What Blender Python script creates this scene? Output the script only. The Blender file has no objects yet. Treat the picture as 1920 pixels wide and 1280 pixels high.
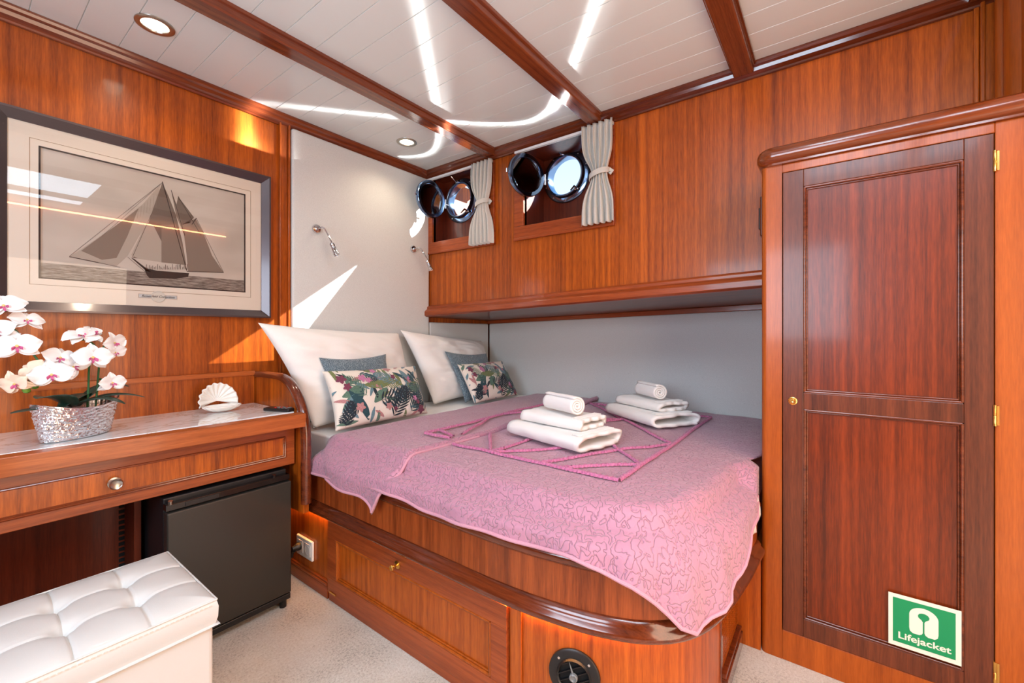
import bpy, bmesh, math, random
from mathutils import Vector, Matrix, noise
random.seed(7)
SC = bpy.context.scene
COL = SC.collection
PI = math.pi

# ------------------------------------------------------------------ camera
cam_d = bpy.data.cameras.new('camera')
cam = bpy.data.objects.new('camera', cam_d); COL.objects.link(cam)
cam_d.sensor_width = 36; cam_d.lens = 803 / 1920 * 36
cam_d.shift_y = -16 / 1920
cam_d.clip_start = 0.02
cam.location = (0, 0, 1.1)
cam.rotation_euler = (PI / 2, 0, math.atan2(.599, .8007) - PI / 2)
SC.camera = cam
# ------------------------------------------------------------------ colour
SC.view_settings.view_transform = 'Standard'
SC.view_settings.look = 'None'
SC.view_settings.exposure = 0.66
SC.view_settings.gamma = 1
SC.view_settings.use_curve_mapping = False
SC.cycles.use_denoising = True
SC.cycles.max_bounces = 10
SC.cycles.sample_clamp_indirect = 4
SC.cycles.caustics_reflective = False
# ------------------------------------------------------------------ world
W = bpy.data.worlds.new('world'); SC.world = W; W.use_nodes = True
wn = W.node_tree.nodes; wl = W.node_tree.links; wn.clear()
wo = wn.new('ShaderNodeOutputWorld'); wb = wn.new('ShaderNodeBackground')
wtc = wn.new('ShaderNodeTexCoord'); wsep = wn.new('ShaderNodeSeparateXYZ'); wr = wn.new('ShaderNodeValToRGB')
wl.new(wtc.outputs['Generated'], wsep.inputs[0]); wl.new(wsep.outputs['Z'], wr.inputs[0])
wr.color_ramp.elements[0].position = 0.0; wr.color_ramp.elements[0].color = (.80, .90, 1, 1)
wr.color_ramp.elements[1].position = .6; wr.color_ramp.elements[1].color = (.33, .62, .95, 1)
wl.new(wr.outputs[0], wb.inputs[0]); wb.inputs[1].default_value = 1.0
wl.new(wb.outputs[0], wo.inputs[0])
# ------------------------------------------------------------------ lights
def light(name, typ, loc, energy, color=(1, 1, 1), direction=None, **kw):
    d = bpy.data.lights.new(name, typ); d.energy = energy; d.color = color
    for k, v in kw.items(): setattr(d, k, v)
    o = bpy.data.objects.new(name, d); COL.objects.link(o); o.location = loc
    if direction is not None:
        o.rotation_euler = Vector(direction).to_track_quat('-Z', 'Y').to_euler()
    return o
SUND = Vector((-.93, .97, -.675))
light('sun_light', 'SUN', (4, -1, 4), 16, (1, .96, .9), SUND, angle=.006)
light('overhead_cool_fill', 'AREA', (.25, -.25, 2.165), 22, (.66, .84, 1), (0, 0, -1), shape='RECTANGLE', size=.9, size_y=.8)  # added cool fill lamp below the closed ceiling, no hatch is built
light('side_cool_fill', 'AREA', (-1.17, .5, 1.45), 27, (.68, .84, 1), (1, 0, -.05), shape='RECTANGLE', size=1.2, size_y=.8)  # added cool fill lamp in front of the solid wall, no window there
light('front_warm_fill', 'AREA', (.6, -.90, .85), 18, (1, .78, .58), (.15, 1, -.05), shape='RECTANGLE', size=.9, size_y=1.7)  # added warm fill for the bed front, no doorway behind it
def rim_glint_lamp(name, loc, e):
    """point lamp imitating sun thrown back by the round port rim: a thin cone of light"""
    o = light(name, 'POINT', loc, e, (1, .98, .95)); d = o.data; d.shadow_soft_size = .006
    d.use_nodes = True; nt = d.node_tree; N = nt.nodes; L = nt.links
    em = [n for n in N if n.type == 'EMISSION'][0]
    tc = N.new('ShaderNodeTexCoord'); sp = N.new('ShaderNodeSeparateXYZ'); L.new(tc.outputs['Normal'], sp.inputs[0])
    def m(op, a, b=None):
        n = N.new('ShaderNodeMath'); n.operation = op
        for i, v in enumerate((a, b)):
            if v is None: continue
            if isinstance(v, (int, float)): n.inputs[i].default_value = v
            else: L.new(v, n.inputs[i])
        return n.outputs[0]
    x = m('MULTIPLY', sp.outputs['X'], -1.0)
    up = m('GREATER_THAN', sp.outputs['Z'], 0.0)
    def lobe(c0, w, g):
        t = m('DIVIDE', m('SUBTRACT', x, c0), w)
        return m('MULTIPLY', m('EXPONENT', m('MULTIPLY', m('MULTIPLY', t, t), -1.0)), g)
    s = m('ADD', lobe(.766, .011, 1.0), lobe(.75, .03, .10))
    s = m('MULTIPLY', s, up)
    zz = m('ADD', m('MAXIMUM', sp.outputs['Z'], 0.0), .10)
    s = m('DIVIDE', s, m('POWER', zz, 1.9))
    L.new(s, em.inputs['Strength'])
    return o
def sun_patch_lamp(name, loc, e):
    """point lamp imitating low sun on the headboard: a wedge of light, shaped in the lamp's own directions"""
    o = light(name, 'POINT', loc, e, (1, .97, .92)); d = o.data; d.shadow_soft_size = .004
    d.use_nodes = True; nt = d.node_tree; N = nt.nodes; L = nt.links
    em = [n for n in N if n.type == 'EMISSION'][0]
    tc = N.new('ShaderNodeTexCoord'); sp = N.new('ShaderNodeSeparateXYZ'); L.new(tc.outputs['Normal'], sp.inputs[0])
    def m(op, a, b=None, cl=False):
        n = N.new('ShaderNodeMath'); n.operation = op; n.use_clamp = cl
        for i, v in enumerate((a, b)):
            if v is None: continue
            if isinstance(v, (int, float)): n.inputs[i].default_value = v
            else: L.new(v, n.inputs[i])
        return n.outputs[0]
    D = 2.172 - loc[1]
    Y = m('MAXIMUM', sp.outputs['Y'], .02)
    X = m('ADD', m('MULTIPLY', m('DIVIDE', sp.outputs['X'], Y), D), loc[0])
    Z = m('ADD', m('MULTIPLY', m('DIVIDE', sp.outputs['Z'], Y), D), loc[2])
    def edge(v, soft=.006): return m('ADD', m('DIVIDE', v, soft), .5, True)
    up = edge(m('SUBTRACT', m('ADD', m('MULTIPLY', X, .72), 1.483 - .72 * 1.425), Z))
    lo = edge(m('SUBTRACT', Z, m('ADD', m('MULTIPLY', X, 1.28), 1.483 - 1.28 * 1.425)))
    fl = edge(m('SUBTRACT', Z, .992)); fr = edge(m('SUBTRACT', Y, .1))
    w = m('MULTIPLY', m('MULTIPLY', up, lo), m('MULTIPLY', fl, fr))
    def ell(cx, cz, a, b, sh):
        dz = m('SUBTRACT', Z, cz); dx = m('SUBTRACT', m('SUBTRACT', X, cx), m('MULTIPLY', dz, sh))
        r = m('ADD', m('POWER', m('DIVIDE', dx, a), 2.0), m('POWER', m('DIVIDE', dz, b), 2.0))
        return m('MULTIPLY', m('ADD', m('MULTIPLY', r, -4.0), 4.5, True), fr)
    w = m('MAXIMUM', w, m('MAXIMUM', ell(1.728, 1.872, .020, .050, -.12), ell(1.640, 1.985, .016, .075, -.45)))
    L.new(w, em.inputs['Strength'])
    return o
sun_patch_lamp('port_sun_patch_lamp', (1.93, 1.28, 1.93), 260)  # added lamp by the port, its beam shaped to imitate a sun patch
# ------------------------------------------------------------------ materials
def lin(c):
    r = []
    for v in c[:3]:
        v /= 255.0
        r.append(v / 12.92 if v <= .04045 else ((v + .055) / 1.055) ** 2.4)
    return (r[0], r[1], r[2], 1)
class MT:
    def __init__(s, name, color, rough=.5, metal=0, coat=0, spec=None, sheen=0):
        s.m = bpy.data.materials.new(name); s.m.use_nodes = True
        s.N = s.m.node_tree.nodes; s.L = s.m.node_tree.links
        s.b = s.N['Principled BSDF']
        s.b.inputs['Base Color'].default_value = lin(color)
        s.b.inputs['Roughness'].default_value = rough
        s.b.inputs['Metallic'].default_value = metal
        s.b.inputs['Coat Weight'].default_value = coat
        s.b.inputs['Coat Roughness'].default_value = .1
        if spec is not None: s.b.inputs['Specular IOR Level'].default_value = spec
        if sheen: s.b.inputs['Sheen Weight'].default_value = sheen
    def coord(s, scale=(1, 1, 1), rot=(0, 0, 0)):
        tc = s.N.new('ShaderNodeTexCoord'); mp = s.N.new('ShaderNodeMapping')
        s.L.new(tc.outputs['Object'], mp.inputs[0]); mp.inputs['Scale'].default_value = scale; mp.inputs['Rotation'].default_value = rot
        return mp.outputs[0]
    def noise(s, co, scale, detail=2, rough=.5, dist=0):
        n = s.N.new('ShaderNodeTexNoise'); s.L.new(co, n.inputs['Vector'])
        n.inputs['Scale'].default_value = scale; n.inputs['Detail'].default_value = detail
        n.inputs['Roughness'].default_value = rough; n.inputs['Distortion'].default_value = dist
        return n.outputs['Fac']
    def math(s, op, a, b=None, clamp=False):
        n = s.N.new('ShaderNodeMath'); n.operation = op; n.use_clamp = clamp
        for i, v in enumerate((a, b)):
            if v is None: continue
            if isinstance(v, (int, float)): n.inputs[i].default_value = v
            else: s.L.new(v, n.inputs[i])
        return n.outputs[0]
    def ramp(s, fac, stops):
        r = s.N.new('ShaderNodeValToRGB'); s.L.new(fac, r.inputs[0]); e = r.color_ramp.elements
        while len(e) < len(stops): e.new(.5)
        for i, (p, c) in enumerate(stops):
            e[i].position = p; e[i].color = lin(c) if isinstance(c, tuple) else (c, c, c, 1)
        return r.outputs[0]
    def color(s, out): s.L.new(out, s.b.inputs['Base Color'])
    def bump(s, h, dist, strength=1):
        b = s.N.new('ShaderNodeBump'); s.L.new(h, b.inputs['Height'])
        b.inputs['Distance'].default_value = dist; b.inputs['Strength'].default_value = strength
        s.L.new(b.outputs[0], s.b.inputs['Normal'])

def wood(name, dark, light_, axis='z', rough=.34, band=1.0, coat=.22, contrast=1.0):
    t = MT(name, light_, rough, coat=coat, spec=.35)
    a = {'x': 0, 'y': 1, 'z': 2}[axis]
    sc = [1, 1, 1]; sc[a] = .013
    co = t.coord(tuple(sc)); n1 = t.noise(co, 62 * band, 2, .5, .1)
    n3 = t.noise(co, 9 * band, 1)
    sc2 = [1, 1, 1]; sc2[a] = .07
    n2 = t.noise(t.coord(tuple(sc2)), 260, 3, .6)
    f = t.math('ADD', t.math('MULTIPLY', n1, .5 * contrast), t.math('MULTIPLY', n2, .38))
    f = t.math('ADD', f, t.math('MULTIPLY', n3, .22))
    lo = .43 + .25 * (contrast - 1)
    mid = tuple((x + y) / 2 for x, y in zip(dark, light_))
    t.color(t.ramp(f, [(lo - .05, dark), (lo + .09, mid), (lo + .27, light_)]))
    t.bump(n2, .0004, .35)
    return t.m
M = {}
M['wood_v'] = wood('sapele_panel_vertical_grain', (116, 48, 8), (196, 98, 22), 'z')
M['wood_red'] = wood('red_mahogany_vertical_grain', (76, 27, 7), (138, 54, 14), 'z')
M['wood_side'] = wood('bed_side_veneer', (108, 46, 16), (172, 84, 36), 'z')
M['wood_dark'] = wood('dark_mahogany_vertical_grain', (70, 32, 18), (118, 58, 32), 'z')
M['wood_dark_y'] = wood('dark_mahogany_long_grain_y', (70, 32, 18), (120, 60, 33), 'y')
M['wood_x'] = wood('mahogany_grain_x', (118, 52, 22), (170, 86, 40), 'x')
M['wood_x_lt'] = wood('mahogany_light_grain_x', (136, 64, 22), (186, 98, 44), 'x')
M['wood_y'] = wood('mahogany_grain_y', (120, 50, 20), (172, 82, 36), 'y')
M['wood_mold'] = wood('polished_mahogany_molding', (72, 28, 12), (120, 54, 26), 'y', rough=.18, coat=.8)
M['wood_mold_x'] = wood('polished_mahogany_molding_x', (84, 34, 16), (136, 64, 32), 'x', rough=.2, coat=.8)
M['wood_orange'] = wood('orange_sapele_stile', (138, 62, 12), (182, 90, 24), 'z', band=.6)
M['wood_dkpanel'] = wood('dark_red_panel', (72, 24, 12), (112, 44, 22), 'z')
M['wood_base'] = wood('bed_base_veneer', (132, 54, 10), (198, 100, 26), 'z')
M['beam'] = wood('beam_mahogany', (92, 40, 20), (138, 70, 38), 'x', rough=.22, coat=.7)

t = MT('white_ceiling_lacquer', (228, 236, 236), .28, coat=.3); M['ceil'] = t.m
def fabric(name, c1, c2, sc=500, b=.0006, rough=.9, sheen=.2):
    t = MT(name, c1, rough, sheen=sheen); co = t.coord()
    n = t.noise(co, sc, 2); t.color(t.ramp(n, [(.3, c2), (.65, c1)])); t.bump(n, b, .6); return t
M['pad'] = fabric('light_grey_upholstery', (214, 216, 214), (198, 200, 198), 420).m
M['linen'] = fabric('white_pillow_cotton', (244, 242, 238), (236, 234, 230), 700, .0003).m
M['sheet'] = fabric('white_bed_sheet', (243, 242, 240), (236, 235, 232), 600, .0003).m
t = fabric('pink_curtain', (205, 202, 194), (190, 187, 178), 600, .0003); t.m.name = 'beige_curtain_cloth'; M['curtain'] = t.m
# terry
t = MT('white_terry_towel', (250, 246, 242), .95, sheen=.5); n = t.noise(t.coord(), 420, 2, .7); t.bump(n, .004, .55); M['terry'] = t.m
# knit cushion
t = MT('blue_grey_knit', (92, 118, 134), .95, sheen=.3); co = t.coord((1, 1, 1.8)); n = t.noise(co, 240, 3, .75)
t.color(t.ramp(n, [(.36, (36, 56, 72)), (.5, (92, 116, 130)), (.66, (178, 192, 198))])); t.bump(n, .003, .8); M['knit'] = t.m
M['cream_print'] = fabric('cream_cushion_ground', (236, 228, 216), (226, 216, 204), 600).m
for k, c in dict(leaf_teal=(38, 78, 88), leaf_dark=(28, 44, 56), leaf_green=(96, 130, 112), leaf_olive=(122, 134, 84), leaf_blue=(110, 144, 156), petal_pink=(206, 130, 172), petal_plum=(126, 58, 84), petal_rose=(196, 140, 140)).items():
    M[k] = fabric('print_' + k, c, tuple(int(v * .78) for v in c), 300, .0002).m
# quilt
def quilt(name, c1, c2):
    t = MT(name, c1, .62, sheen=.35)
    co = t.coord((1, 1, .8))
    n = t.noise(co, 60, .6, .5, .7)
    d = t.math('ABSOLUTE', t.math('SUBTRACT', n, .5))
    puff = t.ramp(d, [(0, 0.0), (.035, .75), (.1, 1.0)])
    n2 = t.noise(co, 900, 1)
    t.color(t.ramp(d, [(0, tuple(int(v * .96) for v in c1)), (.03, c1)]))
    h = t.math('ADD', puff, t.math('MULTIPLY', n2, .06))
    n4 = t.noise(t.coord(), 60, 2)
    h = t.math('ADD', h, t.math('MULTIPLY', n4, .35))
    t.bump(h, .003, .9); return t.m
M['quilt'] = quilt('pink_quilted_cotton', (184, 128, 150), (176, 120, 146))
M['ruffle'] = fabric('pink_ruffle_ribbon', (204, 122, 160), (176, 92, 132), 160, .002).m
M['binding'] = fabric('pink_binding', (208, 152, 168), (196, 138, 156), 500).m
# leatherette
t = MT('white_leatherette', (214, 212, 207), .42, coat=.1); n = t.noise(t.coord(), 380, 2); t.bump(n, .0006, .3); M['leather'] = t.m
t = MT('cream_stitch', (214, 206, 192), .8); M['stitch'] = t.m
# carpet
t = MT('cream_carpet', (226, 216, 198), 1, sheen=.4); n = t.noise(t.coord(), 130, 4, .85); n2 = t.noise(t.coord(), 5, 3)
f = t.math('ADD', t.math('MULTIPLY', n, .7), t.math('MULTIPLY', n2, .3))
t.color(t.ramp(f, [(.36, (150, 138, 120)), (.46, (216, 206, 190)), (.62, (240, 234, 222))])); t.bump(n, .012, .8); M['carpet'] = t.m
# marble
t = MT('white_marble', (238, 238, 238), .10, coat=.5); co = t.coord((1, 1.6, 1)); n = t.noise(co, 3.2, 5, .6, 1.5)
d = t.math('ABSOLUTE', t.math('SUBTRACT', n, .5)); t.color(t.ramp(d, [(0, (214, 200, 180)), (.012, (236, 232, 226)), (.03, (246, 247, 248))])); M['marble'] = t.m
M['black_door'] = MT('black_fridge_door', (44, 42, 38), .34, coat=.15).m
M['black'] = MT('black_plastic', (22, 22, 24), .4).m
M['black_gloss'] = MT('black_gloss', (12, 12, 14), .15, coat=.5).m
M['dark_void'] = MT('dark_vent_inside', (8, 8, 8), .9).m
M['chrome'] = MT('chrome', (214, 216, 220), .12, metal=1).m
M['chrome_dk'] = MT('dark_chrome', (122, 148, 182), .16, metal=1).m
M['steel'] = MT('brushed_nickel', (190, 186, 176), .28, metal=1).m
M['brass'] = MT('brass', (236, 190, 104), .22, metal=1).m
t = MT('hammered_silver', (236, 236, 240), .14, metal=.9); co = t.coord((1, 1, 2.6)); n = t.noise(co, 50, 2, .6); n_ = t.noise(t.coord((1, 1, 4)), 120, 2); t.bump(t.math('ADD', n, n_), .0015, .5); M['silver'] = t.m
M['porcelain'] = MT('white_porcelain', (240, 238, 232), .2, coat=.5).m
M['plastic_w'] = MT('white_plastic', (240, 236, 228), .3).m
M['plastic_g'] = MT('grey_plastic', (120, 122, 122), .35).m
M['red'] = MT('red_rubber', (190, 44, 36), .5).m
M['rail_w'] = MT('white_rail', (226, 228, 230), .3).m
t = MT('dark_bronze_frame', (84, 74, 76), .3, metal=.55, coat=.3); M['frame'] = t.m
M['mat'] = MT('cream_mat_board', (236, 226, 212), .8).m
M['mat_line'] = MT('mat_line', (150, 120, 84), .8).m
t = MT('photo_sky', (170, 160, 150), .7); n = t.noise(t.coord((1, 1, 2)), 3, 3); t.color(t.ramp(n, [(.3, (184, 174, 162)), (.7, (212, 204, 194))])); M['p_sky'] = t.m
t = MT('photo_sea', (120, 108, 98), .7); n = t.noise(t.coord((1, 1, 9)), 30, 4, .7); t.color(t.ramp(n, [(.35, (84, 70, 62)), (.65, (168, 158, 148))])); M['p_sea'] = t.m
M['p_sail'] = MT('photo_sail', (132, 118, 106), .7).m
M['p_sail2'] = MT('photo_sail_pale', (176, 166, 154), .7).m
M['p_sail3'] = MT('photo_sail_mid', (112, 98, 88), .7).m
M['p_dark'] = MT('photo_dark', (46, 32, 28), .7).m
M['p_plate'] = MT('silver_emblem', (188, 196, 202), .45, metal=.3).m
M['p_plate2'] = MT('pale_emblem', (214, 210, 200), .5).m
M['p_text'] = MT('emblem_ink', (64, 66, 72), .6).m
M['sign_w'] = MT('sign_white', (232, 228, 212), .5).m
M['sign_g'] = MT('sign_green', (0, 140, 84), .45).m
M['leaf'] = MT('dark_green_leaf', (34, 66, 54), .35, coat=.2).m
M['stem'] = MT('green_stem', (48, 104, 60), .5).m
t = MT('white_orchid_petal', (250, 248, 246), .6, sheen=.2); t.b.inputs['Subsurface Weight'].default_value = .15; t.b.inputs['Subsurface Radius'].default_value = (.01, .01, .01); M['petal'] = t.m
M['petal_p'] = MT('peach_orchid_petal', (250, 226, 200), .6).m
M['lip'] = MT('magenta_orchid_lip', (204, 92, 142), .5).m
M['lip_y'] = MT('yellow_orchid_column', (226, 196, 120), .5).m
M['bud'] = MT('green_bud', (110, 160, 60), .4).m
def emit(name, color, s):
    m = bpy.data.materials.new(name); m.use_nodes = True; N = m.node_tree.nodes; N.clear()
    e = N.new('ShaderNodeEmission'); o = N.new('ShaderNodeOutputMaterial'); e.inputs[0].default_value = lin(color); e.inputs[1].default_value = s
    m.node_tree.links.new(e.outputs[0], o.inputs[0]); return m
M['lamp'] = emit('lit_lamp_lens', (255, 240, 214), 6)
M['led'] = emit('warm_led_tape', (255, 168, 84), 55)
M['led2'] = emit('warm_led_line', (255, 190, 130), 34)
def glass(name, tint=(1, 1, 1), refl=1.0):
    m = bpy.data.materials.new(name); m.use_nodes = True; N = m.node_tree.nodes; N.clear(); L = m.node_tree.links
    tr = N.new('ShaderNodeBsdfTransparent'); tr.inputs[0].default_value = (*tint, 1)
    gl = N.new('ShaderNodeBsdfGlossy'); gl.inputs['Roughness'].default_value = .0
    fr = N.new('ShaderNodeFresnel'); fr.inputs[0].default_value = 1.5
    mu = N.new('ShaderNodeMath'); mu.operation = 'MULTIPLY'; mu.inputs[1].default_value = refl; mu.use_clamp = True
    L.new(fr.outputs[0], mu.inputs[0])
    mx = N.new('ShaderNodeMixShader'); o = N.new('ShaderNodeOutputMaterial')
    L.new(mu.outputs[0], mx.inputs[0]); L.new(tr.outputs[0], mx.inputs[1]); L.new(gl.outputs[0], mx.inputs[2]); L.new(mx.outputs[0], o.inputs[0])
    return m
M['glass'] = glass('picture_glass', refl=.5)
M['pglass'] = glass('port_glass', (.82, .9, .96), 9)
# ------------------------------------------------------------------ mesh helpers
def B(): return bmesh.new()
def box(bm, x0, x1, y0, y1, z0, z1, mi=0):
    vs = [bm.verts.new((x, y, z)) for z in (z0, z1) for y in (y0, y1) for x in (x0, x1)]
    for f in ((0, 2, 3, 1), (4, 5, 7, 6), (0, 1, 5, 4), (2, 6, 7, 3), (0, 4, 6, 2), (1, 3, 7, 5)):
        bm.faces.new([vs[i] for i in f]).material_index = mi
def hexa(bm, p, mi=0):
    """8 points: bottom ring 4, top ring 4"""
    v = [bm.verts.new(q) for q in p]
    for f in ((3, 2, 1, 0), (4, 5, 6, 7), (0, 1, 5, 4), (1, 2, 6, 5), (2, 3, 7, 6), (3, 0, 4, 7)):
        bm.faces.new([v[i] for i in f]).material_index = mi
def prism(bm, poly, z0, z1, mi=0):
    n = len(poly); a = [bm.verts.new((p[0], p[1], z0)) for p in poly]; b = [bm.verts.new((p[0], p[1], z1)) for p in poly]
    bm.faces.new(a[::-1]).material_index = mi; bm.faces.new(b).material_index = mi
    for i in range(n): bm.faces.new((a[i], a[(i + 1) % n], b[(i + 1) % n], b[i])).material_index = mi
def frame_of(t, up):
    t = t.normalized(); s = t.cross(up)
    if s.length < 1e-5: s = t.cross(Vector((1, 0, 0)))
    s.normalize(); return s, s.cross(t).normalized()
def sweep(bm, path, prof, up=(0, 0, 1), closed=False, cap=True, mi=0):
    """sweeps a profile of (side, up) points; side is to the right of travel"""
    P = [Vector(p) for p in path]; n = len(P); rings = []
    up = Vector(up)
    for i in range(n):
        if closed: a = (P[i] - P[i - 1]).normalized(); b = (P[(i + 1) % n] - P[i]).normalized()
        else:
            a = (P[i] - P[max(i - 1, 0)]).normalized() if i > 0 else (P[1] - P[0]).normalized()
            b = (P[min(i + 1, n - 1)] - P[i]).normalized() if i < n - 1 else a
        tt = (a + b).normalized(); s, u = frame_of(tt, up)
        k = 1 / max(.35, math.sqrt(max(.1, (1 + a.dot(b)) / 2)))
        rings.append([bm.verts.new(P[i] + s * (q[0] * k) + u * q[1]) for q in prof])
    m = len(prof)
    for i in range(n if closed else n - 1):
        A = rings[i]; C = rings[(i + 1) % n]
        for j in range(m):
            bm.faces.new((A[j], A[(j + 1) % m], C[(j + 1) % m], C[j])).material_index = mi
    if cap and not closed:
        bm.faces.new(rings[0][::-1]).material_index = mi; bm.faces.new(rings[-1]).material_index = mi
def circ(r, n=10, sx=1, sy=1, a0=0): return [(r * sx * math.cos(a0 + 2 * PI * i / n), r * sy * math.sin(a0 + 2 * PI * i / n)) for i in range(n)]
def tube(bm, pts, r, n=10, mi=0):
    P = [Vector(p) for p in pts]; rings = []
    up = Vector((0, 0, 1)); t0 = (P[1] - P[0]).normalized()
    if abs(t0.z) > .9: up = Vector((1, 0, 0))
    for i, p in enumerate(P):
        t = (P[min(i + 1, len(P) - 1)] - P[max(i - 1, 0)])
        s, u = frame_of(t, up); up = u
        rr = r[i] if isinstance(r, (list, tuple)) else r
        rings.append([bm.verts.new(p + s * (rr * math.cos(2 * PI * k / n)) + u * (rr * math.sin(2 * PI * k / n))) for k in range(n)])
    for A, C in zip(rings, rings[1:]):
        for j in range(n): bm.faces.new((A[j], A[(j + 1) % n], C[(j + 1) % n], C[j])).material_index = mi
    bm.faces.new(rings[0][::-1]).material_index = mi; bm.faces.new(rings[-1]).material_index = mi
def basis(loc, axis, up=(0, 0, 1)):
    z = Vector(axis).normalized(); u = Vector(up)
    if abs(z.dot(u)) > .95: u = Vector((1, 0, 0))
    x = u.cross(z).normalized(); y = z.cross(x)
    return Matrix.Translation(loc) @ Matrix((x, y, z)).transposed().to_4x4()
def lathe(bm, prof, mat, n=32, mi=0, cap=True):
    """prof: list of (radius, height along axis)"""
    rings = []
    for r, h in prof:
        if r < 1e-6: rings.append([bm.verts.new(mat @ Vector((0, 0, h)))])
        else: rings.append([bm.verts.new(mat @ Vector((r * math.cos(2 * PI * k / n), r * math.sin(2 * PI * k / n), h))) for k in range(n)])
    for A, C in zip(rings, rings[1:]):
        for j in range(n):
            j2 = (j + 1) % n
            f = [A[j % len(A)], A[j2 % len(A)], C[j2 % len(C)], C[j % len(C)]]
            g = []
            for v in f:
                if v not in g: g.append(v)
            if len(g) > 2: bm.faces.new(g).material_index = mi
def grid(bm, f, nu, nv, mi=0):
    V = [[bm.verts.new(f(i / nu, j / nv)) for j in range(nv + 1)] for i in range(nu + 1)]
    for i in range(nu):
        for j in range(nv): bm.faces.new((V[i][j], V[i + 1][j], V[i + 1][j + 1], V[i][j + 1])).material_index = mi
    return V
def spline(pts, n=8):
    P = [Vector(p) for p in pts]; Q = [P[0] * 2 - P[1]] + P + [P[-1] * 2 - P[-2]]; out = []
    for i in range(1, len(Q) - 2):
        for k in range(n):
            t = k / n; a, b, c, d = Q[i - 1], Q[i], Q[i + 1], Q[i + 2]
            out.append(.5 * ((2 * b) + (c - a) * t + (2 * a - 5 * b + 4 * c - d) * t * t + (3 * b - a - 3 * c + d) * t ** 3))
    out.append(P[-1]); return out
# ------------------------------------------------------------------ object helpers
def thing(name, label, cat, loc=(0, 0, 0), group=None, kind=None):
    o = bpy.data.objects.new(name, None); COL.objects.link(o); o.location = loc; o.empty_display_size = .05
    if label: o['label'] = label
    if cat: o['category'] = cat
    if group: o['group'] = group
    if kind: o['kind'] = kind
    return o
def world_loc(o):
    v = Vector(o.location)
    return v
def mk(name, bm, mats, parent=None, smooth=False, bevel=0, label=None, subsurf=0, solid=0, solid_off=0, segs=2, kind=None, recalc=True, cat=None, group=None, autos=40):
    if recalc: bmesh.ops.recalc_face_normals(bm, faces=bm.faces[:])
    me = bpy.data.meshes.new(name); bm.to_mesh(me); bm.free()
    if not isinstance(mats, (list, tuple)): mats = [mats]
    for m in mats: me.materials.append(M[m] if isinstance(m, str) else m)
    o = bpy.data.objects.new(name, me); COL.objects.link(o)
    if parent is not None:
        o.parent = parent
        r = parent
        while r.parent: r = r.parent
        o.matrix_parent_inverse = Matrix.Translation(-Vector(r.location)) if parent is r else Matrix.Identity(4)
    if solid:
        s = o.modifiers.new('solid', 'SOLIDIFY'); s.thickness = solid; s.offset = solid_off
    if bevel:
        b = o.modifiers.new('bevel', 'BEVEL'); b.width = bevel; b.segments = segs; b.limit_method = 'ANGLE'; b.angle_limit = math.radians(35)
    if subsurf:
        s = o.modifiers.new('sub', 'SUBSURF'); s.levels = subsurf; s.render_levels = subsurf
    if smooth: 
        for p in me.polygons: p.use_smooth = True
        try: me.set_sharp_from_angle(angle=math.radians(autos))
        except Exception: pass
    if label: o['label'] = label
    if kind: o['kind'] = kind
    if cat: o['category'] = cat
    if group: o['group'] = group
    return o
def struct(name, bm, mat, parent=None, **k): return mk(name, bm, mat, parent, kind=None if parent else 'structure', **k)

CZ = 2.18      # ceiling height
YA = 2.2       # wall with the picture
XB = 1.98      # wall with the ports
# ================================================================== SETTING
bm = B(); box(bm, -1.25, 2.1, -1.05, 2.25, -.04, 0); struct('floor', bm, 'carpet')
# planked ceiling: boards run along y, v grooves between them
bm = B(); x = -1.25; pts = []
gx = .295 - .113 * 14
while x < 2.7:
    pass; break
k = gx
while k < 2.25:
    pts += [(k - .0016, CZ), (k, CZ + .004), (k + .0016, CZ)]; k += .1128
rows = []
for y in (-1.05, 2.25): rows.append([bm.verts.new((p[0], y, p[1])) for p in pts])
for i in range(len(pts) - 1): bm.faces.new((rows[0][i], rows[1][i], rows[1][i + 1], rows[0][i + 1]))
struct('ceiling', bm, 'ceil', recalc=False)
bm = B(); box(bm, -1.35, 2.24, -1.15, 2.35, CZ + .01, CZ + .05); struct('ceiling', bm, 'ceil')
# wall_left: the wall with the picture
bm = B(); box(bm, -1.25, 1.05, YA, YA + .05, 0, CZ + .01); box(bm, 1.05, 2.7, YA + .004, YA + .05, 0, CZ + .01)
struct('wall_left', bm, 'wood_v')
bm = B(); box(bm, 1.012, 1.045, YA - .014, YA + .002, .34, CZ); box(bm, 1.045, 1.056, YA - .022, YA + .002, .34, CZ); box(bm, 1.004, 1.013, YA - .02, YA + .001, .34, CZ)
struct('trim_1', bm, 'wood_v', bevel=.003)
# wall_back: the hull side wall with two recessed ports
def zb(y): return 1.2065 + (2.2 - y) / 1.96 * .0705     # underside of the long lip
W1 = (1.65, 2.136, 1.703, 2.125); W2 = (.895, 1.392, 1.703, 2.13)
RX = (2.075, 2.18)
bm = B()
def wallpiece(y0, y1, z0, z1, slant=False):
    a, b = (zb(y0), zb(y1)) if slant else (z0, z0)
    hexa(bm, [(XB, y0, a), (XB + .02, y0, a), (XB + .02, y1, b), (XB, y1, b), (XB, y0, z1), (XB + .02, y0, z1), (XB + .02, y1, z1), (XB, y1, z1)])
wallpiece(-.6, W2[0], 0, CZ + .01, True); wallpiece(W2[0], W2[1], 0, W2[2], True); wallpiece(W2[0], W2[1], W2[3], CZ + .01)
wallpiece(W2[1], W1[0], 0, CZ + .01, True); wallpiece(W1[0], W1[1], 0, W1[2], True); wallpiece(W1[0], W1[1], W1[3], CZ + .01)
wallpiece(W1[1], 2.2, 0, CZ + .01, True)
struct('wall_back', bm, 'wood_v')
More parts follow.
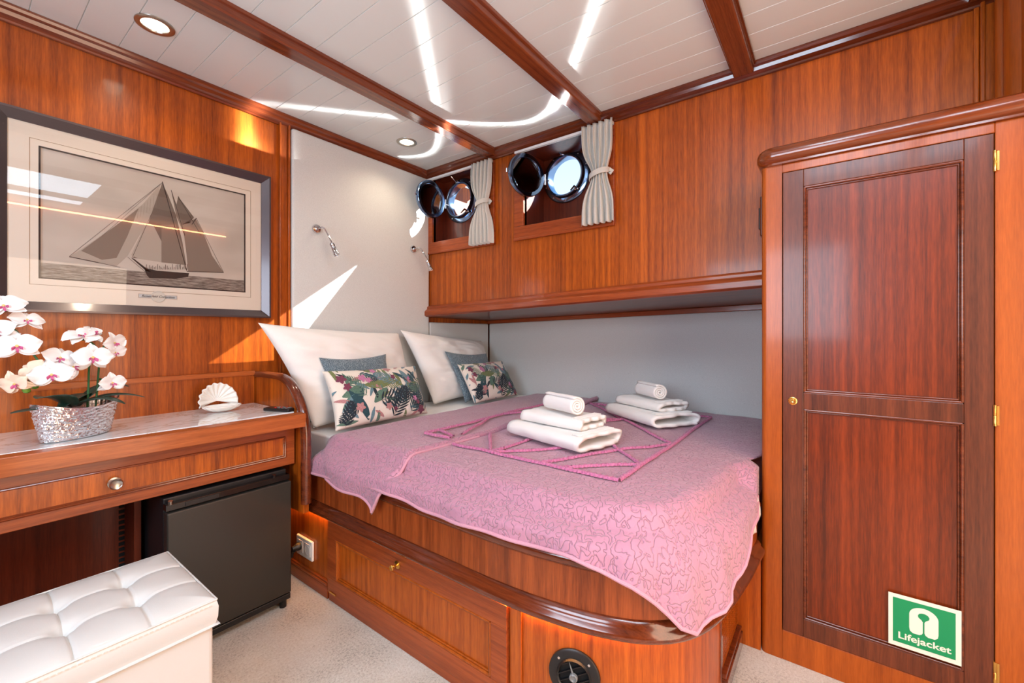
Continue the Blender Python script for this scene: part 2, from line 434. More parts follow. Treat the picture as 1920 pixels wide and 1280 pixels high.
# outer hull closing the niche, dark behind
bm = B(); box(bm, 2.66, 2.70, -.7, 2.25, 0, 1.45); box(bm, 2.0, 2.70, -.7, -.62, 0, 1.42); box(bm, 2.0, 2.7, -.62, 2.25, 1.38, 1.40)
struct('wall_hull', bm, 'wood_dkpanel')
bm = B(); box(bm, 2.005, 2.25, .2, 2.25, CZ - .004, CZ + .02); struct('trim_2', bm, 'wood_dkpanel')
# lip and underside of the overhang
bm = B()
prof = [(-.0, 0), (.036, 0), (.05, .008), (.05, .034), (.04, .044), (.028, .052), (.028, .066), (.012, .075), (0, .075)]
sweep(bm, [(XB + .002, 2.199, zb(2.2)), (XB + .002, .205, zb(.205))], prof)
struct('trim_3', bm, 'wood_y', bevel=.002)
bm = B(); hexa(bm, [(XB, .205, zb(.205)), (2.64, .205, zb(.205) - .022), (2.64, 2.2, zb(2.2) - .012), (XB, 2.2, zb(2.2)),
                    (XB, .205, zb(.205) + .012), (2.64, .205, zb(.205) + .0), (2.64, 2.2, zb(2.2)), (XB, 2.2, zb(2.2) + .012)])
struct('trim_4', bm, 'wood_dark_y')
bm = B(); hexa(bm, [(2.60, .205, 1.225), (2.62, .205, 1.225), (2.62, 2.19, 1.172), (2.60, 2.19, 1.172), (2.60, .205, 1.257), (2.62, .205, 1.257), (2.62, 2.19, 1.196), (2.60, 2.19, 1.196)])
struct('trim_5', bm, 'wood_y', bevel=.003)
# vertical trims at the right end of wall_back and the bulkhead beyond
bm = B(); box(bm, XB - .012, XB + .002, -.372, -.36, 1.6, CZ); box(bm, XB - .02, XB + .002, -.384, -.373, 1.6, CZ); box(bm, XB - .012, XB + .002, -.46, -.384, 1.6, CZ)
struct('trim_6', bm, 'wood_v', bevel=.003)
bm = B(); box(bm, 1.72, XB, -.50, -.425, 1.731, CZ); lathe(bm, [(0, 1.731), (.02, 1.731), (.02, CZ), (0, CZ)], Matrix.Translation((1.94, -.418, 0)), 20)
lathe(bm, [(0, 1.731), (.05, 1.731), (.05, CZ), (0, CZ)], Matrix.Translation((1.862, -.45, 0)), 28)
struct('wall_bulkhead', bm, 'wood_orange', smooth=True)
# room behind the camera
bm = B(); box(bm, -1.3, 2.1, -1.05, -.98, 0, CZ + .01); struct('wall_right', bm, 'wood_v')
bm = B(); box(bm, -1.3, -1.22, -1.05, 2.25, 0, CZ + .01); struct('wall_front', bm, 'wood_v')
bm = B(); box(bm, .2, 1.97, -.975, -.955, 2.150, 2.160); led = mk('led_light_strip', bm, 'led2'); led['label'] = 'warm glowing light line along the top of the wall behind, mirrored in the picture glass'; led['category'] = 'light strip'
# crown mouldings
CR = [(0, 0), (0, -.05), (.012, -.05), (.016, -.044), (.022, -.04), (.03, -.034), (.034, -.022), (.042, -.016), (.046, -.008), (.046, 0)]
bm = B(); sweep(bm, [(-1.22, YA, CZ), (XB, YA, CZ)], CR); struct('trim_7', bm, 'wood_mold_x', bevel=.001)
bm = B(); sweep(bm, [(XB, YA, CZ), (XB, -.42, CZ)], CR); struct('trim_8', bm, 'wood_mold', bevel=.001)
# beams
BP = [(-.046, .002), (-.046, -.012), (-.038, -.014), (-.036, -.034), (-.032, -.038), (.032, -.038), (.036, -.034), (.038, -.014), (.046, -.012), (.046, .002)]
for i, y in enumerate((1.62, .948, .288, -.38)):
    bm = B(); sweep(bm, [(-1.22, y, CZ), (XB - .03, y, CZ)], BP); struct('trim_%d' % (9 + i), bm, 'beam', bevel=.0015)

# ------------------------------------------------------------------ windows with ports
def window(idx, Wd, xb, pc, rg):
    root = thing('window_%d' % idx, None, None, (XB, (Wd[0] + Wd[1]) / 2, Wd[2]), kind='structure')
    y0, y1, z0, z1 = Wd
    # frame
    bm = B(); bt = .075; fl = .05 if idx == 2 else .05
    fl = min(fl + .016, 2.199 - y1) if idx == 1 else .066
    box(bm, XB - .014, XB + .002, y0 - .045, y1 + fl, z0 - bt, z0)
    box(bm, XB - .014, XB + .002, y1, y1 + fl, z0, z1); box(bm, XB - .014, XB + .002, y0 - .045, y0, z0, z1)
    box(bm, XB - .018, XB - .004, y0 - .045, y1 + fl, z0 - bt - .004, z0 - bt + .01)
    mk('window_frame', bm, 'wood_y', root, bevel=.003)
    # recess
    bm = B()
    box(bm, XB + .001, xb + .02, y1, y1 + .012, z0 - .012, z1 + .012); box(bm, XB + .001, xb + .02, y0 - .012, y0, z0 - .012, z1 + .012)
    box(bm, XB + .001, xb + .02, y0 - .012, y1 + .012, z0 - .012, z0); box(bm, XB + .001, xb + .02, y0 - .012, y1 + .012, z1, z1 + .012)
    # back board with a round hole
    n = 64; cy, cz = pc; R = []; Q = []
    for k in range(n):
        a = 2 * PI * k / n; c, s = math.cos(a), math.sin(a)
        t1 = ((y1 + .01 - cy) if c > 0 else (cy - y0 + .01)) / max(abs(c), 1e-6); t2 = ((z1 + .01 - cz) if s > 0 else (cz - z0 + .01)) / max(abs(s), 1e-6)
        tt = max(min(t1, t2), rg + .004)
        R.append((cy + c * rg, cz + s * rg)); Q.append((cy + c * tt, cz + s * tt))
    for xx, fl_ in ((xb, 0), (xb + .02, 1)):
        a = [bm.verts.new((xx, p[0], p[1])) for p in R]; b = [bm.verts.new((xx, p[0], p[1])) for p in Q]
        for k in range(n): bm.faces.new((a[k], a[(k + 1) % n], b[(k + 1) % n], b[k]))
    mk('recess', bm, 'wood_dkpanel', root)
    # port ring: chrome flange, tube through the hull
    mt = basis((xb, cy, cz), (-1, 0, 0))
    bm = B(); ro = rg + .042
    lathe(bm, [(rg - .002, -.03), (rg - .002, .03), (rg + .002, .036), (rg + .010, .036), (rg + .013, .028), (rg + .016, .016), (ro - .006, .012), (ro, .007), (ro, 0), (rg + .004, 0), (rg + .006, -.03)], mt, 56)
    ring = mk('port_ring', bm, 'chrome_dk', root, smooth=True)
    for k in range(10):
        a = 2 * PI * (k + .5) / 10; bm = B()
        lathe(bm, [(.004, .0), (.004, .003), (0, .004)], mt @ Matrix.Translation((math.cos(a) * (ro - .013), math.sin(a) * (ro - .013), .012)), 10)
        mk('screw', bm, 'chrome', ring, smooth=True)
    # latches
    for a, l in ((PI * .5 + .1, 0), (-PI * .32, 1)):
        c = Vector((xb - .03, cy - math.cos(a) * (rg + .012), cz + math.sin(a) * (rg + .012))) if l == 0 else Vector((xb - .03, cy - .75 * rg, cz - .86 * rg))
        bm = B(); tube(bm, [c, c + Vector((-.03, .0, .008)), c + Vector((-.055, .008, .028 if l == 0 else -.02))], [.006, .006, .004], 10); lathe(bm, [(0, -.014), (.007, -.014), (.007, .014), (0, .014)], basis(c, (0, 1, 0)), 14)
        mk('latch', bm, 'chrome', root, smooth=True)
    return root, mt
w1, _ = window(1, W1, RX[0], (1.965, 1.975), .104)
w2, _ = window(2, W2, RX[1], (1.235, 2.005), .109)
def sash(root, hinge, free, zc, r):
    h = Vector((*hinge, zc)); f = Vector((*free, zc)); c = (h + f) / 2; d = (f - h).normalized(); nrm = d.cross(Vector((0, 0, 1)))
    mt = basis(c, nrm)
    bm = B(); lathe(bm, [(r - .024, -.007), (r - .022, -.012), (r - .004, -.012), (r, -.007), (r, .007), (r - .004, .012), (r - .022, .012), (r - .024, .007), (r - .024, -.007)], mt, 48)
    s = mk('sash_ring', bm, 'chrome_dk', root, smooth=True)
    bm = B(); lathe(bm, [(0, -.003), (r - .023, -.003), (r - .023, .003), (0, .003)], mt, 40); mk('port_glass', bm, 'pglass', s, smooth=True)
    bm = B(); e = h - d * .012; lathe(bm, [(0, -.03), (.007, -.03), (.007, .03), (0, .03)], basis(e, (0, 0, 1)), 12); tube(bm, [e, e - d * .03 + Vector((0, 0, 0))], .005, 8)
    mk('hinge', bm, 'chrome', s, smooth=True)
    e = f; bm = B(); tube(bm, [e - d * .004, e + d * .014], .006, 8); tube(bm, [e + d * .012 + Vector((0, 0, -.01)), e + d * .012 + Vector((0, 0, .012))], .005, 8); mk('catch', bm, 'chrome', s, smooth=True)
sash(w1, (1.975, 2.035), (1.742, 2.03), 1.945, .117)
sash(w2, (2.085, 1.337), (1.862, 1.415), 1.985, .120)
# outside: varnished cap rail seen through the ports
bm = B()
box(bm, 2.46, 2.84, 1.72, 4.2, 2.42, 2.45)
for k in range(10): box(bm, 2.46, 2.84, 1.72 + k * .23, 1.73 + k * .23, 2.41, 2.42)
struct('trim_13', bm, 'wood_y')
rim_glint_lamp('rim_glint_lamp_near', (2.04, 1.22, 1.98), 26)  # added lamps at the ports, cone beams imitate sun reflected off the rims
rim_glint_lamp('rim_glint_lamp_far', (2.0, 1.96, 1.98), 22)

# ------------------------------------------------------------------ curtains
def curtain(y0, y1, zt, zbm, x, label, seed, tie):
    root = thing('curtain', label, 'curtain', (x, (y0 + y1) / 2, zbm), 'short curtains gathered beside the ports')
    ym = (y0 + y1) / 2; w = (y1 - y0)
    rnd = random.Random(seed)
    ph = [rnd.random() * 6 for _ in range(4)]
    def f(u, v):
        # v 0 top .. 1 bottom
        waist = math.exp(-((v - .52) / .17) ** 2)
        ww = w * (1 - .52 * waist) * (1 + (.10 * (v - .6) if v > .6 else 0))
        cy = ym - .012 * waist
        y = cy + (u - .5) * ww
        amp = .010 * (1 - .5 * waist) * (1 + .5 * v) if v > .06 else .006
        xx = x - .012 + amp * math.sin(u * 2 * PI * 5.5 + ph[0] + .8 * math.sin(v * 3 + ph[1])) + .006 * math.sin(u * 2 * PI * 11 + v * 5 + ph[2]) * (1 - v) - .022 * waist * math.sin(u * PI)
        y += .004 * math.sin(u * 2 * PI * 5.5 + 1.2 + v * 4)
        z = zt + (zbm - zt) * v + .004 * math.sin(u * 2 * PI * 5.5 + ph[3]) * v
        return (xx, y, z)
    bm = B(); grid(bm, f, 110, 40); mk('cloth', bm, 'curtain', root, smooth=True, solid=.0022, recalc=False, autos=180)
    zt_ = zt + (zbm - zt) * .52
    pts = []
    for k in range(17):
        a = PI * k / 16
        pts.append((x - .012 - .040 * math.sin(a), ym - .012 + w * .30 * math.cos(a) , zt_ + .012 * math.cos(a) * -1))
    pts = pts + [(x - .012, ym - w * .42, zt_ + .002), (x - .010, y0 + .006, zt_ - .004)]
    bm = B(); sweep(bm, pts, [(-.0015, -.013), (.0015, -.013), (.0015, .013), (-.0015, .013)]); tb = mk('tieback', bm, 'curtain', root, smooth=True, bevel=.001)
    bm = B(); lathe(bm, [(.006, 0), (.006, .003), (.003, .005), (0, .005)], basis((x - .014, y0 + .018, zt_ - .003), (-1, 0, 0)), 14); mk('press_stud', bm, 'steel', tb, smooth=True)
    return root
curtain(1.600, 1.762, 2.125, 1.632, XB - .03, 'small beige curtain tied back beside the far port, next to the grey headboard wall', 3, 0)
curtain(.842, 1.012, 2.135, 1.638, XB - .03, 'small beige curtain tied back beside the nearer port, in the middle of the wooden wall', 5, 0)
def rail(y0, y1, label):
    root = thing('curtain_rail', label, 'curtain rail', (XB - .03, (y0 + y1) / 2, 2.12), 'white curtain rails above the ports')
    bm = B(); sweep(bm, [(XB - .024, y1, 2.118), (XB - .024, y0, 2.118)], [(-.008, -.006), (-.002, -.006), (-.002, -.002), (.002, -.002), (.002, -.006), (.008, -.006), (.008, .007), (-.008, .007)]); mk('track', bm, 'rail_w', root)
    for y in (y0 + .01, y1 - .01):
        bm = B(); box(bm, XB - .024, XB + .0, y - .008, y + .008, 2.112, 2.124); mk('bracket', bm, 'rail_w', root, bevel=.001)
rail(1.61, 2.165, 'white curtain rail above the far port in the corner')
rail(.85, 1.44, 'white curtain rail above the nearer port')

# ------------------------------------------------------------------ headboard and padded panels
def padpanel(name, fn, nu, nv, label, cat='padded panel', th=.02):
    bm = B(); grid(bm, fn, nu, nv); o = mk(name, bm, 'pad', smooth=True, solid=th, solid_off=-1, bevel=.008, recalc=False, autos=30); o['label'] = label; o['category'] = cat; return o
bm = B(); box(bm, 1.062, 1.976, YA - .028, YA + .002, .52, CZ - .048)
o = mk('headboard', bm, 'pad', bevel=.012, segs=4); o['label'] = 'tall light grey fabric headboard panel behind the pillows, with both reading lamps'; o['category'] = 'headboard'
bm = B(); box(bm, XB + .004, 2.60, YA - .024, YA + .002, .50, 1.172)
o = mk('padded_panel', bm, 'pad', bevel=.010, segs=3); o['label'] = 'short grey fabric panel under the overhang at the head of the bed'; o['category'] = 'padded panel'
bm = B(); hexa(bm, [(2.585, .21, .5), (2.645, .21, .5), (2.645, 2.172, .5), (2.585, 2.172, .5), (2.602, .21, .93), (2.645, .21, .93), (2.645, 2.172, .905), (2.602, 2.172, .905)])
hexa(bm, [(2.602, .21, .93), (2.645, .21, .93), (2.645, 2.172, .905), (2.602, 2.172, .905), (2.602, .21, 1.225), (2.645, .21, 1.225), (2.645, 2.172, 1.172), (2.602, 2.172, 1.172)])
bmesh.ops.remove_doubles(bm, verts=bm.verts[:], dist=1e-4)
o = mk('padded_panel', bm, 'pad', bevel=.006); o['label'] = 'long grey fabric panel along the far side of the bed under the overhang'; o['category'] = 'padded panel'

# ------------------------------------------------------------------ picture
PY = YA - .012
pic = thing('framed_picture', 'large framed sepia photograph of a sailing schooner on the wooden wall above the desk', 'picture', (.52, YA, 1.157))
x0, x1, z0, z1 = .134, .921, 1.207, 1.815
bm = B()
path = [(x0, YA - .03, z0), (x1, YA - .03, z0), (x1, YA - .03, z1), (x0, YA - .03, z1)]
prof = [(0, .0), (0, -.012), (.046, -.0295), (.050, -.0295), (.050, .012), (.046, .014)]
# bevelled frame: inner edge close to the wall, outer edge raised
V = []
for (cx, cz, sx, sz) in ((x0, z0, -1, -1), (x1, z0, 1, -1), (x1, z1, 1, 1), (x0, z1, -1, 1)):
    V.append([bm.verts.new((cx + sx * a, YA - b, cz + sz * a)) for a, b in ((-.001, .010), (0, .016), (.028, .036), (.035, .036), (.035, .0))])
for i in range(4):
    A = V[i]; C = V[(i + 1) % 4]
    for j in range(4): bm.faces.new((A[j], C[j], C[j + 1], A[j + 1]))
mk('frame', bm, 'frame', pic, label='dark bronze bevelled frame')
px0, px1, pz0, pz1 = .208, .849, 1.292, 1.741   # printed area
bm = B()
yy = YA - .008
for (a, b, c, d) in ((x0, x1, z0, pz0), (x0, x1, pz1, z1), (x0, px0, pz0, pz1), (px1, x1, pz0, pz1)): box(bm, a, b, yy - .004, yy, c, d)
def rect_line(bm, a, b, c, d, w, y, mi):
    for q in ((a, b, c, c + w), (a, b, d - w, d), (a, a + w, c, d), (b - w, b, c, d)): box(bm, q[0], q[1], y - .0004, y, q[2], q[3], mi)
rect_line(bm, .183, .876, 1.266, 1.766, .0014, yy - .0041, 1)
rect_line(bm, px0 - .004, px1 + .004, pz0 - .004, pz1 + .004, .005, yy - .0042, 2)
mk('mat_board', bm, ['mat', 'mat_line', 'p_dark'], pic)
# the print: sky, sea, schooner. coordinates in print units
def PP(u, v, y=0): return (px0 + (px1 - px0) * u, yy + .002 - .0006 - y, pz0 + (pz1 - pz0) * v)
bm = B()
def poly(pts, mi, y):
    v = [bm.verts.new(PP(a, b, y)) for a, b in pts]
    f = bm.faces.new(v); f.material_index = mi
def img(a, b):  # crop pixel of the print (perspective removed roughly) -> print units
    u = (a - 218) / (1332 - 218)
    u = u * (1 - .0) ; top = 270 + (543 - 270) * u; bot = 985 + (1066 - 985) * u
    # undo perspective foreshortening along the wall
    A, C = 985 - 270, 1066 - 543
    uu = (u * C) / (A * (1 - u) + u * C)
    return (uu, (bot - b) / (bot - top))
poly([(0, 0), (1, 0), (1, 1), (0, 1)], 0, 0)
hz = .115
poly([(0, 0), (1, 0), (1, hz), (0, hz)], 1, .0002)
def sh(pts, mi, y): poly([img(*p) for p in pts], mi, y)
sh([(380, 872), (440, 835), (640, 700), (780, 590), (880, 480), (865, 560), (800, 700), (700, 870), (640, 925), (520, 905)], 3, .0004)   # big jib
sh([(445, 840), (620, 715), (760, 610), (700, 760), (640, 880), (560, 890)], 2, .0005)
sh([(890, 470), (930, 560), (965, 650), (1000, 800), (1020, 920), (880, 900), (730, 880), (790, 760), (830, 640)], 4, .0006)
sh([(720, 865), (800, 690), (840, 700), (885, 790), (885, 905), (760, 885)], 3, .0007)
sh([(938, 515), (975, 610), (1010, 700), (1010, 760), (965, 650)], 2, .0007)
sh([(975, 550), (1060, 660), (1040, 690), (1000, 700), (965, 600)], 4, .0008)
sh([(1000, 700), (1070, 668), (1110, 740), (1160, 870), (1222, 962), (1030, 955), (1020, 850)], 2, .0008)
sh([(885, 700), (960, 700), (1000, 820), (1015, 920), (885, 905)], 2, .0009)
sh([(790, 935), (860, 950), (1035, 965), (1030, 985), (960, 995), (820, 990), (805, 975)], 5, .0010)
sh([(720, 880), (735, 885), (800, 935), (830, 960), (800, 950)], 5, .0010)
def ln(a, b, w, mi=5, y=.0012):
    A = img(*a); C = img(*b); dx, dz = C[0] - A[0], C[1] - A[1]; l = math.hypot(dx, dz * .7) or 1
    nx, nz = -dz * .7 / l * w, dx / l * w * 1.4
    poly([(A[0] + nx, A[1] + nz), (C[0] + nx, C[1] + nz), (C[0] - nx, C[1] - nz), (A[0] - nx, A[1] - nz)], mi, y)
for a, b, w in [((890, 465), (1022, 950), .0022), ((938, 512), (1012, 760), .0016), ((975, 545), (1100, 760), .0014), ((380, 872), (540, 905), .002), ((540, 905), (660, 932), .0012),
                ((890, 470), (380, 870), .0007), ((890, 470), (560, 760), .0006), ((1022, 955), (1222, 962), .002), ((1050, 700), (1075, 665), .002), ((830, 640), (725, 880), .001),
                ((700, 875), (830, 985), .001), ((1000, 700), (1060, 665), .001), ((1075, 668), (1222, 962), .001), ((975, 548), (1062, 664), .001)]: ln(a, b, w)
rr = random.Random(2)
for k in range(26):
    a = 800 + k * 9; ln((a, 945), (a + rr.uniform(-4, 4), 945 - rr.uniform(10, 30)), .0012)
for k in range(14):
    a = 640 + k * 17; ln((a, 700 - k * 13), (a - 6, 735 - k * 10), .0005, 2, .0013)
mk('print', bm, ['p_sky', 'p_sea', 'p_sail', 'p_sail2', 'p_sail3', 'p_dark'], pic, label='sepia photograph of a schooner under sail', recalc=False)
bm = B(); cx, cz = .531, 1.247
yb = yy - .0045
box(bm, cx - .062, cx + .062, yb - .0012, yb, cz - .0075, cz + .0075)
lathe(bm, [(.0235, 0), (.0235, .002), (.021, .003), (.019, .002), (0, .002)], basis((cx, yb, cz), (0, -1, 0)), 36, 1)
rect_line(bm, cx - .062, cx + .062, cz - .0075, cz + .0075, .0008, yb - .0012, 2)
em = mk('emblem', bm, ['p_plate', 'p_plate2', 'mat_line'], pic, label='silver name plate with a round medallion')
def text(s, loc, rot, size, mat, parent, name, ext=.0004, shear=0, sx=1, bold=0):
    c = bpy.data.curves.new(name, 'FONT'); c.body = s; c.size = size; c.extrude = ext; c.align_x = 'CENTER'; c.align_y = 'CENTER'; c.shear = shear; c.offset = bold
    o = bpy.data.objects.new('tmp', c); COL.objects.link(o)
    dg = bpy.context.evaluated_depsgraph_get(); me = bpy.data.meshes.new_from_object(o.evaluated_get(dg)); bpy.data.objects.remove(o)
    me.transform(Matrix.Translation(loc) @ rot.to_4x4() @ Matrix.Diagonal((sx, 1, 1, 1)))
    me.materials.clear(); me.materials.append(M[mat])
    b = bmesh.new(); b.from_mesh(me); bpy.data.meshes.remove(me)
    return mk(name, b, mat, parent, recalc=False)
RA = Matrix(((1, 0, 0), (0, 0, -1), (0, 1, 0)))          # text facing -y, reading along +x
text('Rosenfeld Collection', (cx, yb - .0026, cz), RA, .0125, 'p_text', em, 'lettering', shear=.35)
bm = B(); box(bm, x0, x1, YA - .0155, YA - .0145, z0, z1); mk('glass', bm, 'glass', pic)

# ------------------------------------------------------------------ downlights
def downlight(x, y, label):
    root = thing('ceiling_light', label, 'ceiling light', (x, y, CZ), 'recessed ceiling spotlights')
    mt = basis((x, y, CZ), (0, 0, -1))
    bm = B(); lathe(bm, [(.057, -.002), (.056, .003), (.050, .006), (.040, .004), (.037, .0), (.037, -.002)], mt, 40); mk('rim', bm, 'steel', root, smooth=True)
    bm = B(); lathe(bm, [(.037, 0), (.02, .002), (0, .0025)], mt, 32); mk('lens', bm, 'lamp', root, smooth=True)
    return root
downlight(.453, 1.903, 'lit round ceiling spotlight above the desk and picture, left of the first beam')
downlight(1.585, 1.93, 'lit round ceiling spotlight above the pillows in the corner')
for i, (x, y) in enumerate(((.453, 1.90), (1.585, 1.93))):
    light('downlight_bulb_%d' % i, 'SPOT', (x, y, CZ - .012), 5, (1, .82, .6), (0, 0, -1), spot_size=2.5, spot_blend=.8, shadow_soft_size=.03)

# ------------------------------------------------------------------ reading lamps
def reading_lamp(x, z, label, end):
    root = thing('reading_lamp', label, 'wall lamp', (x, YA - .028, z), 'gooseneck reading lamps on the headboard')
    mt = basis((x, YA - .028, z), (0, -1, 0))
    bm = B(); lathe(bm, [(.024, 0), (.024, .004), (.020, .009), (.009, .011), (.009, .02), (0, .021)], mt, 28); mk('wall_plate', bm, 'chrome', root, smooth=True)
    e = Vector(end); p0 = Vector((x, YA - .045, z)); d = (e - p0)
    pts = spline([p0, p0 + Vector((.012, -.03, .004)), p0 + d * .45 + Vector((0, -.012, .018)), p0 + d * .72 + Vector((0, -.004, .006)), p0 + d * .78], 6)
    bm = B(); tube(bm, pts, .0042, 10); mk('gooseneck', bm, 'chrome', root, smooth=True)
    a = p0 + d * .76; ax = (Vector((.25, -.35, -1))).normalized()
    bm = B(); lathe(bm, [(0, -.006), (.008, -.004), (.012, .0), (.012, .012), (.0105, .014), (.0105, .018), (.0125, .02), (.0135, .052), (.0165, .056), (.0165, .064), (.013, .064), (.012, .058), (0, .058)], basis(a, ax), 24)
    mk('lamp_head', bm, 'chrome', root, smooth=True)
    return root
reading_lamp(1.186, 1.646, 'small chrome gooseneck reading lamp on the left half of the grey headboard', (1.215, 2.03, 1.53))
reading_lamp(1.835, 1.642, 'small chrome gooseneck reading lamp by the corner beneath the far port', (1.862, 2.03, 1.53))

# ------------------------------------------------------------------ desk
desk = thing('writing_desk', 'built-in mahogany desk with marble top and one long drawer, left of the bed', 'desk', (.1, 1.8, .0))
DX0 = -1.2
bm = B(); box(bm, DX0, .888, 1.80, YA - .02, .752, .772); mk('marble_top', bm, 'marble', desk, bevel=.002, label='white veined marble desktop')
bm = B(); sweep(bm, [(.888, 1.752, .722), (DX0, 1.815, .722)], [(-.05, 0), (0, 0), (.004, .006), (.004, .042), (0, .052), (-.01, .055), (-.05, .053)][::1]); 
mk('front_edge', bm, 'wood_x_lt', desk, bevel=.002)
bm = B(); box(bm, DX0, .888, YA - .022, YA - .001, .76, .905); mk('backboard', bm, 'wood_v', desk)
bm = B(); sweep(bm, [(.888, YA - .016, .905), (DX0, YA - .016, .905)], [(-.012, -.002), (.016, -.002), (.019, .004), (.016, .014), (.006, .018), (-.012, .018)]); mk('backboard_cap', bm, 'wood_x_lt', desk, smooth=True, autos=50)
# drawer
dr = B(); yl = lambda x: 1.792
box(dr, DX0, .885, 1.792, 1.812, .558, .712)
bmf = dr
# rails in front of the recessed panel
o = mk('drawer', dr, 'wood_x', desk, bevel=.0015)
bm = B(); box(bm, DX0, .842, 1.7895, 1.7925, .598, .672); mk('drawer_panel', bm, 'wood_v', o)
bm = B(); mp = [(.842, 1.790, .672), (.842, 1.790, .598), (DX0, 1.790, .598)]
def bead(bm, pts, r, mi=0): sweep(bm, pts, [(-r, 0), (-r * .7, r * .7), (0, r), (r * .7, r * .7), (r, 0)], up=(0, -1, 0), mi=mi)
bead(bm, [(.846, 1.7905, .674), (.846, 1.7905, .594), (DX0, 1.7905, .594)], .004); bead(bm, [(.839, 1.7905, .668), (.839, 1.7905, .601), (DX0, 1.7905, .601)], .0028)
bead(bm, [(DX0, 1.7905, .675), (.846, 1.7905, .675)], .0035)
mk('bead_molding', bm, 'wood_mold_x', o, smooth=True)
kx = .326
bm = B(); lathe(bm, [(.017, 0), (.017, .003), (.008, .005), (.008, .016), (.015, .019), (.017, .024), (.014, .029), (.011, .027), (0, .027)], basis((kx, 1.789, .634), (0, -1, 0)), 28); mk('knob', bm, 'steel', o, smooth=True, label='round nickel knob')
# arched side panel
def arch(z_off=0, n=18):
    pts = [(YA - .004, .90 + z_off), (2.10, .905 + z_off)]
    for k in range(n + 1):
        a = PI / 2 * k / n
        pts.append((1.735 + .23 - .23 * math.sin(a) + 0, .66 + z_off + (.245) * math.cos(a)))
    return pts
ap = arch()
bm = B(); poly2 = ap + [(1.735, .36), (YA - .004, .36)]
a = [bm.verts.new((.892, p[0], p[1])) for p in poly2]; b = [bm.verts.new((.915, p[0], p[1])) for p in poly2]
bm.faces.new(a); bm.faces.new(b[::-1])
for i in range(len(a)): bm.faces.new((a[i], a[(i + 1) % len(a)], b[(i + 1) % len(a)], b[i]))
mk('side_panel', bm, 'wood_v', desk)
bm = B(); path = [(.9035, p[0], p[1]) for p in ap] + [(.9035, 1.735, .52), (.9035, 1.735, .40)]
sweep(bm, path, [(-.018, -.006), (.018, -.006), (.02, .002), (.016, .013), (.006, .019), (-.006, .019), (-.016, .013), (-.02, .002)], up=(0, .3, 1) if False else (0, 0, 1)); bm.free()
# cap swept by hand: the frame turns with the arch
bm = B(); rings = []
for i, p in enumerate(path):
    q0 = Vector(path[max(i - 1, 0)]); q1 = Vector(path[min(i + 1, len(path) - 1)]); tt = (q1 - q0).normalized(); nn = tt.cross(Vector((1, 0, 0))).normalized()
    if nn.z < -.01 or (abs(nn.z) <= .01 and nn.y > 0): nn = -nn
    rings.append([bm.verts.new(Vector(p) + Vector((sx, 0, 0)) + nn * sn) for sx, sn in [(-.018, -.008), (-.02, .002), (-.016, .013), (-.006, .019), (.006, .019), (.016, .013), (.02, .002), (.018, -.008)]])
for A, C in zip(rings, rings[1:]):
    for j in range(8): bm.faces.new((A[j], A[(j + 1) % 8], C[(j + 1) % 8], C[j]))
bm.faces.new(rings[0]); bm.faces.new(rings[-1][::-1])
mk('rounded_cap', bm, 'wood_mold', desk, smooth=True, autos=60)
bm = B(); box(bm, DX0, .89, 2.12, 2.135, 0, .74); mk('back_panel', bm, 'wood_dkpanel', desk, label='dark panel under the desk')
bm = B(); box(bm, .415, .434, 1.99, 2.12, 0, .55); mk('divider', bm, 'wood_dkpanel', desk)
bm = B()
for k in range(26): box(bm, .398, .414, 2.116, 2.1202, .03 + k * .02, .042 + k * .02)
mk('vent_slots', bm, 'dark_void', desk)

# ------------------------------------------------------------------ fridge
fr = thing('mini_fridge', 'black mini fridge under the desk drawer', 'fridge', (.65, 1.9, 0))
bm = B(); box(bm, .447, .850, 1.79, 2.11, .02, .545); mk('body', bm, 'black', fr, bevel=.004)
bm = B(); box(bm, .447, .850, 1.747, 1.787, .058, .505); mk('door', bm, 'black_door', fr, bevel=.004)
bm = B(); box(bm, .447, .850, 1.752, 1.787, .03, .053); mk('kick_plate', bm, 'black', fr, bevel=.003)
bm = B(); box(bm, .447, .850, 1.760, 1.79, .508, .530); mk('grip_recess', bm, 'black_gloss', fr, bevel=.002)
bm = B(); box(bm, .50, .60, 1.757, 1.762, .512, .526); mk('grip_bar', bm, 'black', fr, bevel=.001)
for x in (.46, .79):
    bm = B(); lathe(bm, [(.007, 0), (.007, .012), (0, .012)], basis((x, 1.765, .53), (0, -.2, 1)), 12); mk('hinge', bm, 'steel' if x < .6 else 'black_gloss', fr, smooth=True)
for x in (.47, .828):
    for y in (1.77, 2.09):
        bm = B(); lathe(bm, [(0, 0), (.013, 0), (.013, .03), (0, .03)], Matrix.Translation((x, y, 0)), 14); mk('foot', bm, 'black', fr, smooth=True)

